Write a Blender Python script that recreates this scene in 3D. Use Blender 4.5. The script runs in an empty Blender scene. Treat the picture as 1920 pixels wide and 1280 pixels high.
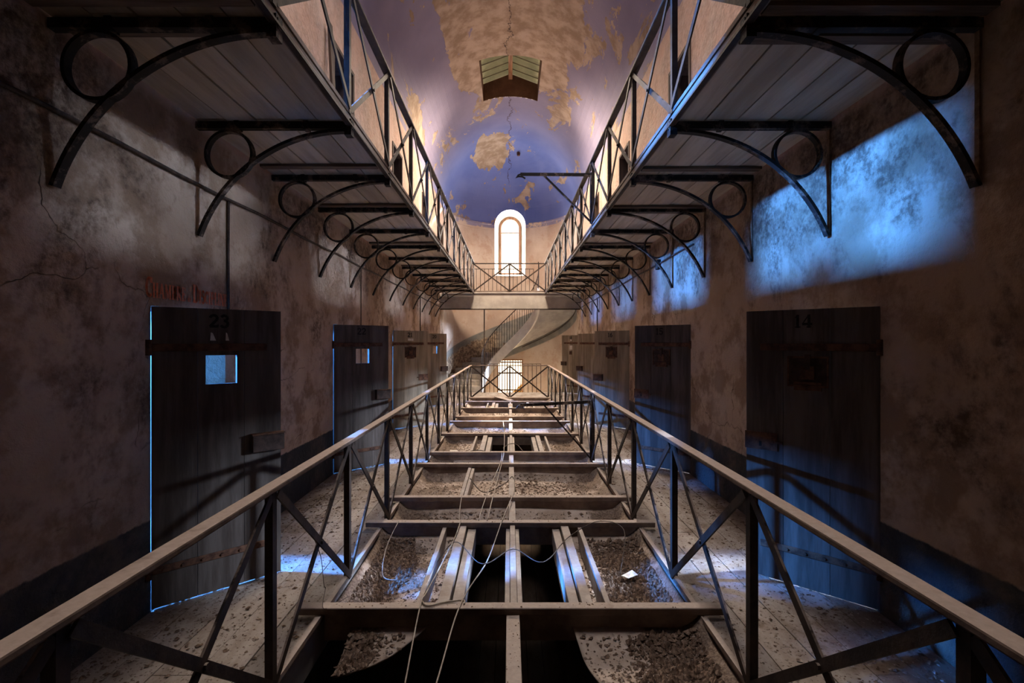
import bpy, bmesh, math, random
import numpy as np
from mathutils import Vector, Matrix

random.seed(7)
rng = np.random.default_rng(11)
SC = bpy.context.scene
COL = SC.collection
PI = math.pi
R = math.radians

# ------------------------------------------------------------------ camera, sky, sun, daylight, exposure
FPX, VPX, VPY, EYE = 880.0, 955.0, 641.0, 1.70
cam_d = bpy.data.cameras.new('camera')
cam = bpy.data.objects.new('camera', cam_d); COL.objects.link(cam)
cam.location = (0, 0, EYE); cam.rotation_euler = (PI / 2, 0, 0)
cam_d.sensor_width = 36.0; cam_d.lens = FPX / 1920 * 36
cam_d.shift_x = (960 - VPX) / 1920; cam_d.shift_y = (VPY - 640) / 1920
cam_d.clip_start = 0.02; cam_d.clip_end = 300
SC.camera = cam
SC.view_settings.view_transform = 'Standard'
SC.view_settings.look = 'None'
SC.view_settings.gamma = 1
SC.view_settings.use_curve_mapping = False
SC.view_settings.exposure = 0.2
SC.cycles.diffuse_bounces = 4
SC.cycles.glossy_bounces = 2
SC.cycles.max_bounces = 5
SC.cycles.caustics_reflective = False
SC.cycles.caustics_refractive = False

world = bpy.data.worlds.new('sky'); SC.world = world; world.use_nodes = True
wn = world.node_tree.nodes; wl = world.node_tree.links; wn.clear()
wo = wn.new('ShaderNodeOutputWorld'); wb = wn.new('ShaderNodeBackground'); ws = wn.new('ShaderNodeTexSky')
ws.sky_type = 'NISHITA'; ws.sun_disc = False; ws.sun_elevation = R(33); ws.sun_rotation = R(0)
ws.air_density = 1.0; ws.dust_density = 2.5
wl.new(ws.outputs[0], wb.inputs[0]); wl.new(wb.outputs[0], wo.inputs[0]); wb.inputs[1].default_value = 0.12
world.cycles.sampling_method = 'NONE'

def light(name, kind, loc, rot, energy, color, size=None, size_y=None, angle=None):
    d = bpy.data.lights.new(name, kind); d.energy = energy; d.color = color
    if kind == 'AREA':
        d.shape = 'RECTANGLE'; d.size = size; d.size_y = size_y
    if angle is not None: d.angle = angle
    o = bpy.data.objects.new(name, d); COL.objects.link(o); o.location = loc; o.rotation_euler = rot
    return o

sun_dir = Vector((-0.22, -8.75, -5.69)).normalized()
sun = light('sun', 'SUN', (0, 30, 20), (0, 0, 0), 110.0, (1.0, 0.86, 0.66), angle=R(0.6))
sun.rotation_euler = sun_dir.to_track_quat('-Z', 'Y').to_euler()
XC, YC, RAD, SPRING = 0.03, 16.2, 2.30, 6.30            # vault axis, apse centre, vault radius, springing height
BLUE, PALE, WARM = (0.055, 0.285, 1.0), (0.62, 0.76, 1.0), (1.0, 0.94, 0.87)
light('daylight_apse_window', 'AREA', (XC, YC + RAD + 0.62, 5.6), (R(-90), 0, 0), 420, WARM, 0.95, 2.4)
light('daylight_gate', 'AREA', (XC, YC + RAD + 0.75, 0.0), (R(-90), 0, 0), 160, (1.0, 0.80, 0.55), 1.0, 1.9)
for nm, y, e, c in (('far', 12.25, 760, (1.0, 0.80, 0.60)), ('near', 4.2, 130, (1.0, 0.90, 0.86))):
    light('daylight_rooflight_' + nm, 'AREA', (XC, y, 8.455), (0, 0, 0), e, c, 1.4, 1.7).data.spread = R(140)
DOOR_Y = [2.97 + 3.08 * k for k in range(5)]
for k, y in enumerate(DOOR_Y):
    yc = y + 0.40
    # daylight coming in through the small high window at the back of every cell
    for nm, x, yy, z, tilt, e, c, spr in (('lower_west', -5.3, y + 0.84, 2.60, -70, [620, 480, 360, 280, 150][k], BLUE, 100), ('lower_east', 5.36, y + (0.85 if k < 4 else 0.15), (2.50 if k < 4 else 1.75), (72 if k < 4 else 88), [210, 260, 300, 300, 330][k], PALE, 100),
                                         ('upper_west', -5.3, yc - 0.12, 4.72, -74, [190, 110, 60, 45, 35][k], BLUE, 40), ('upper_east', 5.36, yc, 4.72, 74, [26, 30, 30, 30, 30][k], PALE, 60)):
        light('daylight_cell_' + nm, 'AREA', (x, yy, z), (0, R(tilt), 0), e, c, 0.30, 0.34).data.spread = R(spr)

# ------------------------------------------------------------------ materials
class NT:
    def __init__(s, name):
        m = bpy.data.materials.new(name); m.use_nodes = True; s.m = m
        s.t = m.node_tree; s.n = s.t.nodes; s.l = s.t.links; s.n.clear()
        s.out = s.n.new('ShaderNodeOutputMaterial'); s.b = s.n.new('ShaderNodeBsdfPrincipled')
        s.l.new(s.b.outputs[0], s.out.inputs[0]); s.b.inputs['Roughness'].default_value = 0.85
        s.b.inputs['Specular IOR Level'].default_value = 0.25
        g = s.n.new('ShaderNodeNewGeometry'); s.pos = g.outputs['Position']; s.nor = g.outputs['Normal']
        sp = s.n.new('ShaderNodeSeparateXYZ'); s.l.new(s.pos, sp.inputs[0]); s.x, s.y, s.z = sp.outputs
    def put(s, sock, v):
        if isinstance(v, bpy.types.NodeSocket): s.l.new(v, sock)
        elif isinstance(v, (tuple, list)) and len(v) == 3 and sock.type == 'RGBA': sock.default_value = (*v, 1)
        else: sock.default_value = v
    def math(s, op, a, b=0.0, clamp=False):
        n = s.n.new('ShaderNodeMath'); n.operation = op; n.use_clamp = clamp
        s.put(n.inputs[0], a); s.put(n.inputs[1], b); return n.outputs[0]
    def scale(s, sc, v=None):
        n = s.n.new('ShaderNodeVectorMath'); n.operation = 'MULTIPLY'
        s.l.new(v or s.pos, n.inputs[0]); n.inputs[1].default_value = sc; return n.outputs[0]
    def noise(s, scale=1.0, detail=4, rough=0.6, vec=None, dist=0.0):
        n = s.n.new('ShaderNodeTexNoise'); s.l.new(vec or s.pos, n.inputs['Vector'])
        n.inputs['Scale'].default_value = scale; n.inputs['Detail'].default_value = detail
        n.inputs['Roughness'].default_value = rough; n.inputs['Distortion'].default_value = dist
        return n.outputs[0]
    def ramp(s, f, lo, hi):
        n = s.n.new('ShaderNodeMapRange'); n.interpolation_type = 'SMOOTHSTEP'
        s.put(n.inputs[0], f); s.put(n.inputs[1], lo); s.put(n.inputs[2], hi); return n.outputs[0]
    def mix(s, f, a, b, mode='MIX'):
        n = s.n.new('ShaderNodeMix'); n.data_type = 'RGBA'; n.blend_type = mode
        s.put(n.inputs[0], f); s.put(n.inputs[6], a); s.put(n.inputs[7], b); return n.outputs[2]
    def bump(s, h, strength=0.3, dist=0.02):
        n = s.n.new('ShaderNodeBump'); n.inputs['Strength'].default_value = strength; n.inputs['Distance'].default_value = dist
        s.put(n.inputs['Height'], h); s.l.new(n.outputs[0], s.b.inputs['Normal'])
    def cracks(s, scale, width):
        d = s.n.new('ShaderNodeTexNoise'); d.inputs['Scale'].default_value = 2.2; d.inputs['Detail'].default_value = 5
        s.l.new(s.pos, d.inputs['Vector'])
        a = s.n.new('ShaderNodeVectorMath'); a.operation = 'MULTIPLY_ADD'
        s.l.new(d.outputs[1], a.inputs[0]); a.inputs[1].default_value = (0.55,) * 3; s.l.new(s.pos, a.inputs[2])
        v = s.n.new('ShaderNodeTexVoronoi'); v.feature = 'DISTANCE_TO_EDGE'; v.inputs['Scale'].default_value = scale
        s.l.new(a.outputs[0], v.inputs['Vector'])
        return s.ramp(v.outputs[0], width, 0.0)
    def rand(s):
        return s.n.new('ShaderNodeObjectInfo').outputs['Random']
    def upfacing(s, lo=0.5, hi=0.9):
        sp = s.n.new('ShaderNodeSeparateXYZ'); s.l.new(s.nor, sp.inputs[0]); return s.ramp(sp.outputs[2], lo, hi)
    def col(s, c): s.put(s.b.inputs['Base Color'], c); return s

M = {}
def mk_wall():
    t = NT('old_plaster')
    big = t.noise(0.55, 5, 0.62); mid = t.noise(2.1, 6, 0.68); fine = t.noise(17, 4, 0.7)
    c = t.mix(t.ramp(big, 0.35, 0.68), (0.38, 0.265, 0.185), (0.60, 0.47, 0.365))
    c = t.mix(t.math('MULTIPLY', t.ramp(mid, 0.46, 0.60), 0.75), c, (0.235, 0.145, 0.088))
    up = t.ramp(t.z, 3.22, 3.30)
    c = t.mix(up, c, t.mix(t.ramp(mid, 0.3, 0.75), (0.50, 0.32, 0.245), (0.46, 0.35, 0.285)))
    # dark mould, thickest along the gallery joint
    streak = t.noise(1.0, 6, 0.72, t.scale((1.5, 1.5, 1.1)), 0.3)
    thr = t.math('SUBTRACT', 0.565, t.math('MULTIPLY', t.ramp(t.z, 2.2, 3.25), 0.10))
    mould = t.math('MULTIPLY', t.ramp(t.math('SUBTRACT', streak, thr), -0.06, 0.10), t.ramp(fine, 0.28, 0.66))
    c = t.mix(t.math('MULTIPLY', mould, t.math('SUBTRACT', 0.92, t.math('MULTIPLY', up, 0.6))), c, (0.085, 0.05, 0.032))
    pale = t.ramp(t.noise(0.9, 3, 0.5, t.scale((1, 1, 0.55))), 0.60, 0.74)
    c = t.mix(t.math('MULTIPLY', pale, 0.5), c, (0.55, 0.47, 0.42))
    ck = t.math('MULTIPLY', t.cracks(0.9, 0.005), t.ramp(big, 0.52, 0.60))
    c = t.mix(t.math('MULTIPLY', ck, 0.85), c, (0.05, 0.03, 0.02))
    # dark painted dado with a scuffed top edge
    edge = t.math('ADD', 0.575, t.math('MULTIPLY', t.math('SUBTRACT', fine, 0.5), 0.035))
    dado = t.ramp(t.math('SUBTRACT', edge, t.z), -0.008, 0.008)
    dc = t.mix(t.ramp(mid, 0.42, 0.66), (0.042, 0.046, 0.052), (0.125, 0.105, 0.085))
    c = t.mix(dado, c, dc)
    t.col(c)
    h = t.math('ADD', t.math('MULTIPLY', mid, 1.0), t.math('MULTIPLY', fine, 0.35))
    t.bump(t.math('SUBTRACT', h, t.math('MULTIPLY', ck, 1.2)), 0.7, 0.06)
    return t.m
M['wall'] = mk_wall()

def mk_vault():
    t = NT('peeling_lilac_limewash')
    big = t.noise(0.7, 3, 0.5); mid = t.noise(0.85, 7, 0.68, t.scale((1.3, 0.62, 1.3)), 0.5); fine = t.noise(14, 4, 0.7)
    lilac = t.mix(t.ramp(big, 0.3, 0.7), (0.17, 0.15, 0.235), (0.23, 0.205, 0.295))
    dome = t.ramp(t.y, 13.0, 16.4)  # coat colour goes from lilac to blue along the vault
    paint = t.mix(dome, lilac, t.mix(t.ramp(big, 0.3, 0.7), (0.085, 0.125, 0.36), (0.14, 0.18, 0.43)))
    bare = t.mix(t.ramp(t.noise(3, 5), 0.35, 0.65), (0.24, 0.17, 0.115), (0.40, 0.31, 0.235))
    # bare areas: the whole crown before the rooflight, patches behind it, a big one high in the dome
    crown = t.math('MULTIPLY', t.ramp(t.z, 7.95, 8.40), t.ramp(t.y, 13.0, 11.6))
    crown = t.math('MULTIPLY', crown, 0.24)
    dx = t.math('POWER', t.math('DIVIDE', t.math('ADD', t.x, 0.5), 0.75), 2.0)
    dy = t.math('POWER', t.math('DIVIDE', t.math('SUBTRACT', t.y, 16.3), 1.25), 2.0)
    dz = t.ramp(t.z, 7.6, 8.0)
    blob = t.math('MULTIPLY', t.math('MULTIPLY', t.ramp(t.math('ADD', dx, dy), 1.3, 0.2), dz), 0.19)
    side = t.math('MULTIPLY', t.ramp(t.math('ABSOLUTE', t.math('SUBTRACT', t.y, 11.5)), 4.5, 1.0), 0.05)
    f = t.math('ADD', t.math('ADD', mid, crown), t.math('ADD', blob, side))
    peel = t.ramp(f, 0.598, 0.612)
    c = t.mix(peel, paint, bare)
    ck = t.ramp(t.math('ABSOLUTE', t.math('ADD', t.math('SUBTRACT', t.x, 0.0), t.math('MULTIPLY', t.math('SUBTRACT', t.noise(1.6, 6, 0.7), 0.5), 0.7))), 0.016, 0.004)
    ck = t.math('MULTIPLY', ck, t.ramp(t.z, 7.7, 7.9))
    c = t.mix(t.math('MULTIPLY', ck, 0.9), c, (0.05, 0.03, 0.025))
    t.col(c)
    h = t.math('ADD', t.math('MULTIPLY', peel, -0.5), t.math('MULTIPLY', fine, 0.4))
    t.bump(t.math('SUBTRACT', h, ck), 0.5, 0.03)
    return t.m
M['vault'] = mk_vault()

def mk_apse():
    t = NT('stairwell_plaster')
    big = t.noise(0.8, 5, 0.6); mid = t.noise(2.6, 6, 0.7); fine = t.noise(20, 4, 0.7)
    c = t.mix(t.ramp(big, 0.35, 0.65), (0.46, 0.35, 0.28), (0.58, 0.49, 0.42))
    c = t.mix(t.math('MULTIPLY', t.ramp(mid, 0.5, 0.66), 0.5), c, (0.40, 0.24, 0.16))
    # dado that climbs with the stair, plaster fallen off the rubble beneath it
    ang = t.math('ARCTAN2', t.math('SUBTRACT', t.y, YC), t.math('SUBTRACT', t.x, XC))
    zt = t.math('MULTIPLY', t.math('SUBTRACT', PI, ang), 2.75 / PI)
    rel = t.math('SUBTRACT', t.z, zt)
    on = t.math('MULTIPLY', t.ramp(rel, 1.18, 1.13), t.ramp(rel, -0.25, -0.2))
    on = t.math('MULTIPLY', on, t.math('GREATER_THAN', t.y, YC - 0.05))
    dd = t.mix(t.ramp(mid, 0.4, 0.65), (0.17, 0.17, 0.165), (0.25, 0.235, 0.21))
    low = t.math('MULTIPLY', t.ramp(t.math('ADD', rel, t.math('MULTIPLY', t.math('SUBTRACT', mid, 0.5), 0.5)), 0.95, 0.85), t.ramp(ang, 1.65, 1.9))
    rub = t.mix(t.ramp(t.noise(9, 4, 0.7), 0.42, 0.6), (0.16, 0.11, 0.075), (0.40, 0.30, 0.21))
    dd = t.mix(low, dd, rub)
    c = t.mix(on, c, dd)
    # peeling cornice band under the dome
    band = t.math('MULTIPLY', t.ramp(t.z, 6.16, 6.17), t.ramp(mid, 0.45, 0.5))
    c = t.mix(t.math('MULTIPLY', band, 0.8), c, (0.20, 0.21, 0.36))
    t.col(c)
    t.bump(t.math('ADD', mid, t.math('MULTIPLY', fine, 0.4)), 0.45, 0.03)
    return t.m
M['apse'] = mk_apse()

def mk_simple(name, c1, c2, scale=3.0, rough=0.9, bump=0.2, vec=None, dust=None, dustc=(0.42, 0.34, 0.29), randamt=0.0, metal=0.0, detail=5):
    t = NT(name); v = t.scale(vec) if vec else None
    n = t.noise(scale, detail, 0.66, v); c = t.mix(t.ramp(n, 0.34, 0.66), c1, c2)
    if randamt:
        c = t.mix(t.math('MULTIPLY', t.rand(), randamt), c, tuple(x * 0.35 for x in c1))
    if dust:
        d = t.math('MULTIPLY', t.upfacing(0.45, 0.85), t.ramp(t.noise(9, 4), 0.5 - dust, 0.62 - dust * 0.4))
        c = t.mix(d, c, t.mix(t.noise(40, 3), tuple(x * 0.6 for x in dustc), dustc))
    t.col(c); t.b.inputs['Roughness'].default_value = rough; t.b.inputs['Metallic'].default_value = metal
    if bump: t.bump(n, bump, 0.012)
    M[name] = t.m; return t.m
mk_simple('gallery_wood', (0.44, 0.36, 0.275), (0.62, 0.53, 0.43), 1.0, 0.9, 0.3, (9, 0.9, 9), None, randamt=0.4, detail=6)
mk_simple('batten_wood', (0.10, 0.07, 0.05), (0.22, 0.16, 0.12), 1.0, 0.9, 0.3, (2, 22, 22), randamt=0.4)
mk_simple('fascia_wood', (0.12, 0.085, 0.065), (0.26, 0.20, 0.16), 1.0, 0.9, 0.4, (20, 1.5, 20))
mk_simple('door_wood', (0.065, 0.047, 0.038), (0.145, 0.115, 0.098), 1.0, 0.55, 0.30, (11, 11, 1.1), randamt=0.35)
mk_simple('door_wood_pale', (0.20, 0.16, 0.11), (0.36, 0.29, 0.21), 1.0, 0.65, 0.30, (11, 11, 1.1), randamt=0.35)
mk_simple('upper_door_frame', (0.035, 0.022, 0.017), (0.08, 0.05, 0.038), 1.0, 0.8, 0.3, (11, 11, 1.2))  # near-black tone for the added doorway linings and the leaning board
mk_simple('iron', (0.014, 0.010, 0.009), (0.045, 0.029, 0.022), 9.0, 0.6, 0.35, None, 0.10, (0.34, 0.27, 0.23), metal=0.0)
def mk_bracket():
    t = NT('bracket_iron'); n = t.noise(7, 5, 0.7); c = t.mix(t.ramp(n, 0.50, 0.60), (0.013, 0.010, 0.009), (0.11, 0.078, 0.06))
    t.col(t.mix(t.ramp(n, 0.62, 0.66), c, (0.22, 0.17, 0.135))); t.b.inputs['Roughness'].default_value = 0.75; t.bump(n, 0.5, 0.01); M['bracket_iron'] = t.m
mk_bracket()
mk_simple('rail_dusty', (0.075, 0.05, 0.04), (0.15, 0.105, 0.085), 9.0, 0.8, 0.3, None, 0.42, (0.44, 0.34, 0.29))
mk_simple('rust_plate', (0.05, 0.022, 0.014), (0.15, 0.07, 0.04), 14.0, 0.8, 0.3)
mk_simple('rust_leg', (0.13, 0.075, 0.045), (0.26, 0.17, 0.11), 14.0, 0.8, 0.2)
mk_simple('gate_iron', (0.05, 0.03, 0.02), (0.10, 0.06, 0.04), 14.0, 0.8, 0)
mk_simple('lock_box', (0.028, 0.016, 0.012), (0.07, 0.04, 0.03), 14.0, 0.7, 0.3)
def mk_floor():
    t = NT('floor_wood'); n = t.noise(1.0, 7, 0.7, t.scale((3.5, 1.4, 3.5))); c = t.mix(t.ramp(n, 0.34, 0.66), (0.25, 0.205, 0.175), (0.44, 0.395, 0.365))
    c = t.mix(t.math('MULTIPLY', t.rand(), 0.18), c, (0.09, 0.07, 0.06))
    ax = t.math('ABSOLUTE', t.x); d = t.ramp(t.math('ADD', t.noise(1.7, 6, 0.72), t.math('MULTIPLY', t.ramp(ax, 1.75, 2.3), 0.13)), 0.52, 0.68)
    sp = t.ramp(t.noise(48, 3, 0.6), 0.58, 0.66)
    c = t.mix(t.math('MULTIPLY', d, 0.75), c, (0.13, 0.08, 0.052)); c = t.mix(t.math('MULTIPLY', sp, 0.7), c, (0.09, 0.058, 0.04))
    t.col(c); t.bump(t.math('ADD', n, t.math('MULTIPLY', sp, 0.4)), 0.35, 0.012); M['floor_wood'] = t.m
mk_floor()
mk_simple('beam_wood', (0.14, 0.10, 0.08), (0.25, 0.19, 0.155), 5.0, 0.9, 0.3, None, 0.42, (0.50, 0.42, 0.37))
mk_simple('frame_paint', (0.30, 0.25, 0.22), (0.46, 0.41, 0.38), 6.0, 0.85, 0.3, None, 0.1, (0.44, 0.39, 0.36))
def mk_sheet():
    t = NT('sheet'); n = t.noise(3, 5, 0.7); c = t.mix(t.ramp(n, 0.34, 0.66), (0.36, 0.28, 0.225), (0.52, 0.44, 0.385))
    edge = t.math('MULTIPLY', t.ramp(t.math('ABSOLUTE', t.x), 0.55, 1.0), 0.22)
    d = t.ramp(t.math('ADD', t.noise(2.2, 6, 0.7), edge), 0.56, 0.68)
    sp = t.noise(60, 3, 0.6); dirt = t.mix(t.ramp(sp, 0.35, 0.65), (0.085, 0.055, 0.04), (0.21, 0.155, 0.12))
    t.col(t.mix(t.math('MULTIPLY', d, 0.9), c, dirt)); t.bump(t.math('ADD', n, t.math('MULTIPLY', t.math('MULTIPLY', sp, d), 1.5)), 0.4, 0.02)
    M['sheet'] = t.m
mk_sheet()
mk_simple('clod', (0.08, 0.051, 0.037), (0.25, 0.18, 0.138), 40.0, 0.95, 0)
mk_simple('chip', (0.09, 0.058, 0.042), (0.42, 0.35, 0.30), 55.0, 0.95, 0)
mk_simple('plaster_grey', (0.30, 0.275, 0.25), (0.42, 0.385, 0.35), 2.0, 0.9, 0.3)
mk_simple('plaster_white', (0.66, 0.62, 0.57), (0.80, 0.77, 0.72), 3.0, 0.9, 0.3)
mk_simple('reveal_white', (0.70, 0.67, 0.63), (0.85, 0.82, 0.78), 3.0, 0.9, 0.2)
mk_simple('cell_plaster', (0.42, 0.40, 0.38), (0.62, 0.60, 0.57), 2.0, 0.9, 0.3)
mk_simple('stair_stone', (0.30, 0.26, 0.22), (0.46, 0.40, 0.34), 6.0, 0.9, 0.3)
mk_simple('window_wood', (0.16, 0.08, 0.045), (0.30, 0.17, 0.10), 1.0, 0.7, 0.2, (20, 20, 2))
mk_simple('roof_timber', (0.20, 0.11, 0.06), (0.36, 0.22, 0.13), 1.0, 0.8, 0.2, (20, 2, 20))
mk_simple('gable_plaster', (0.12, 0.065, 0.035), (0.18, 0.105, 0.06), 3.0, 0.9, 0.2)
mk_simple('red_paint', (0.60, 0.13, 0.05), (0.58, 0.24, 0.14), 30.0, 0.9, 0)
mk_simple('black_paint', (0.008, 0.007, 0.007), (0.02, 0.017, 0.015), 30.0, 0.7, 0)
mk_simple('paper', (0.55, 0.50, 0.44), (0.72, 0.68, 0.62), 20.0, 0.9, 0)
mk_simple('wire_pale', (0.30, 0.25, 0.21), (0.45, 0.40, 0.35), 20.0, 0.7, 0)
mk_simple('wire_dark', (0.05, 0.04, 0.035), (0.11, 0.085, 0.07), 20.0, 0.7, 0)
mk_simple('pipe_dark', (0.03, 0.02, 0.015), (0.08, 0.05, 0.038), 12.0, 0.7, 0.2)
mk_simple('lower_floor', (0.10, 0.07, 0.05), (0.17, 0.13, 0.10), 1.0, 0.9, 0.2, (6, 1.5, 6), randamt=0.2)
mk_simple('outdoor_ground', (0.15, 0.12, 0.07), (0.20, 0.16, 0.10), 0.8, 0.95, 0)
mk_simple('ochre_wall', (0.14, 0.075, 0.012), (0.18, 0.10, 0.018), 1.5, 0.9, 0)
def mk_sheetmetal():
    t = NT('corrugated_sheet'); n = t.noise(3, 4)
    c = t.mix(t.ramp(n, 0.3, 0.7), (0.085, 0.08, 0.05), (0.14, 0.13, 0.085)); t.col(c)
    tr = t.n.new('ShaderNodeBsdfTranslucent'); t.put(tr.inputs[0], (0.5, 0.48, 0.30))
    mx = t.n.new('ShaderNodeMixShader'); mx.inputs[0].default_value = 0.006
    t.l.new(t.b.outputs[0], mx.inputs[1]); t.l.new(tr.outputs[0], mx.inputs[2]); t.l.new(mx.outputs[0], t.out.inputs[0])
    return t.m
M['corrugated'] = mk_sheetmetal()
def mk_glass():
    t = NT('window_glass')
    tr = t.n.new('ShaderNodeBsdfTransparent'); gl = t.n.new('ShaderNodeBsdfGlossy'); gl.inputs['Roughness'].default_value = 0.05
    mx = t.n.new('ShaderNodeMixShader'); mx.inputs[0].default_value = 0.06
    t.l.new(tr.outputs[0], mx.inputs[1]); t.l.new(gl.outputs[0], mx.inputs[2]); t.l.new(mx.outputs[0], t.out.inputs[0])
    return t.m
M['glass'] = mk_glass()

# ------------------------------------------------------------------ mesh helpers
class MB:
    def __init__(s): s.v = []; s.f = []
    def add(s, vs, fs):
        o = len(s.v); s.v += [tuple(p) for p in vs]; s.f += [tuple(i + o for i in f) for f in fs]; return s
    def quad(s, a, b, c, d): return s.add([a, b, c, d], [(0, 1, 2, 3)])
    def box(s, x0, x1, y0, y1, z0, z1):
        vs = [(x, y, z) for x in (x0, x1) for y in (y0, y1) for z in (z0, z1)]
        return s.add(vs, [(0, 1, 3, 2), (4, 6, 7, 5), (0, 4, 5, 1), (2, 3, 7, 6), (0, 2, 6, 4), (1, 5, 7, 3)])
    def bar(s, p0, p1, side, w, t):
        """rectangular bar p0-p1; width w along `side` made square to the bar, thickness t along the third axis"""
        p0, p1, side = Vector(p0), Vector(p1), Vector(side)
        d = (p1 - p0).normalized(); side = (side - d * side.dot(d)).normalized(); up = d.cross(side)
        vs = [p + side * (a * w / 2) + up * (b * t / 2) for p in (p0, p1) for a, b in ((-1, -1), (1, -1), (1, 1), (-1, 1))]
        return s.add(vs, [(3, 2, 1, 0), (4, 5, 6, 7), (0, 1, 5, 4), (1, 2, 6, 5), (2, 3, 7, 6), (3, 0, 4, 7)])
    def tube(s, pts, r, n=8, closed=False):
        pts = [Vector(p) for p in pts]; m = len(pts); base = len(s.v); ref = None
        for i, p in enumerate(pts):
            a = pts[(i - 1) % m] if (closed or i > 0) else p; b = pts[(i + 1) % m] if (closed or i < m - 1) else p
            d = (b - a).normalized()
            if ref is None: ref = Vector((0, 0, 1)) if abs(d.z) < 0.9 else Vector((1, 0, 0))
            u = (ref - d * ref.dot(d)).normalized(); w = d.cross(u); ref = u
            rr = r[i] if isinstance(r, (list, tuple)) else r
            s.v += [tuple(p + (u * math.cos(2 * PI * k / n) + w * math.sin(2 * PI * k / n)) * rr) for k in range(n)]
        for i in range(m if closed else m - 1):
            j = (i + 1) % m
            for k in range(n):
                k2 = (k + 1) % n
                s.f.append((base + i * n + k, base + i * n + k2, base + j * n + k2, base + j * n + k))
        if not closed:
            s.f.append(tuple(base + k for k in reversed(range(n)))); s.f.append(tuple(base + (m - 1) * n + k for k in range(n)))
        return s
    def strip(s, sections, closed_section=True, closed_path=False, caps=True):
        """loft equal-length sections"""
        base = len(s.v); m = len(sections); n = len(sections[0])
        for sec in sections: s.v += [tuple(p) for p in sec]
        for i in range(m if closed_path else m - 1):
            j = (i + 1) % m
            for k in range(n if closed_section else n - 1):
                k2 = (k + 1) % n
                s.f.append((base + i * n + k, base + i * n + k2, base + j * n + k2, base + j * n + k))
        if caps and closed_section and not closed_path:
            s.f.append(tuple(base + k for k in reversed(range(n)))); s.f.append(tuple(base + (m - 1) * n + k for k in range(n)))
        return s
    def mesh(s, name, mat, smooth=False, off=(0, 0, 0)):
        me = bpy.data.meshes.new(name)
        me.from_pydata([(a - off[0], b - off[1], c - off[2]) for a, b, c in s.v], [], s.f)
        bm = bmesh.new(); bm.from_mesh(me); bmesh.ops.recalc_face_normals(bm, faces=bm.faces); bm.to_mesh(me); bm.free()
        me.materials.append(M[mat] if isinstance(mat, str) else mat)
        if smooth:
            for p in me.polygons: p.use_smooth = True
        return me
    def build(s, name, mat, parent=None, smooth=False, origin=None, local=False):
        """vertices are world coordinates unless local=True (then in the parent's own frame)"""
        off = (0, 0, 0)
        if parent is not None and not local: off = tuple(parent_loc(parent))
        if origin is not None: off = tuple(origin)
        o = bpy.data.objects.new(name, s.mesh(name, mat, smooth, off)); COL.objects.link(o)
        if parent is not None: o.parent = parent
        if origin is not None: o.location = origin if parent is None else Vector(origin) - parent_loc(parent)
        return o
def parent_loc(p):
    v = Vector((0, 0, 0))
    while p is not None: v = v + p.location; p = p.parent
    return v
def tag(o, label=None, cat=None, group=None, kind=None):
    if label: o['label'] = label
    if cat: o['category'] = cat
    if group: o['group'] = group
    if kind: o['kind'] = kind
    return o
def empty(name, loc, rz=0.0):
    o = bpy.data.objects.new(name, None); COL.objects.link(o); o.location = loc; o.rotation_euler = (0, 0, rz); o.empty_display_size = 0.1
    return o
def put(name, me, parent, loc=(0, 0, 0), rot=(0, 0, 0)):
    o = bpy.data.objects.new(name, me); COL.objects.link(o); o.parent = parent; o.location = loc; o.rotation_euler = rot
    return o
def bevel(o, w, seg=1):
    m = o.modifiers.new('bevel', 'BEVEL'); m.width = w; m.segments = seg; m.limit_method = 'ANGLE'; return o
ORD = ['nearest', 'second', 'third', 'fourth', 'fifth', 'sixth', 'seventh', 'eighth', 'ninth', 'tenth', 'eleventh', 'twelfth', 'thirteenth', 'fourteenth', 'fifteenth']

# ------------------------------------------------------------------ key dimensions
XL, XR = -2.27, 2.33               # corridor walls
VL, VR = -1.165, 1.185             # edges of the central void
Y0 = -4.0                          # corridor goes on behind the viewer
STEP = 1.087
def PY(n): return 0.118 + STEP * n  # railing posts and gallery brackets
THK = 0.45                         # wall thickness
DW = 0.78                          # doorway width
Z_UP = 3.345                        # upper gallery floor
LOW = -3.4                         # floor of the storey below

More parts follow.
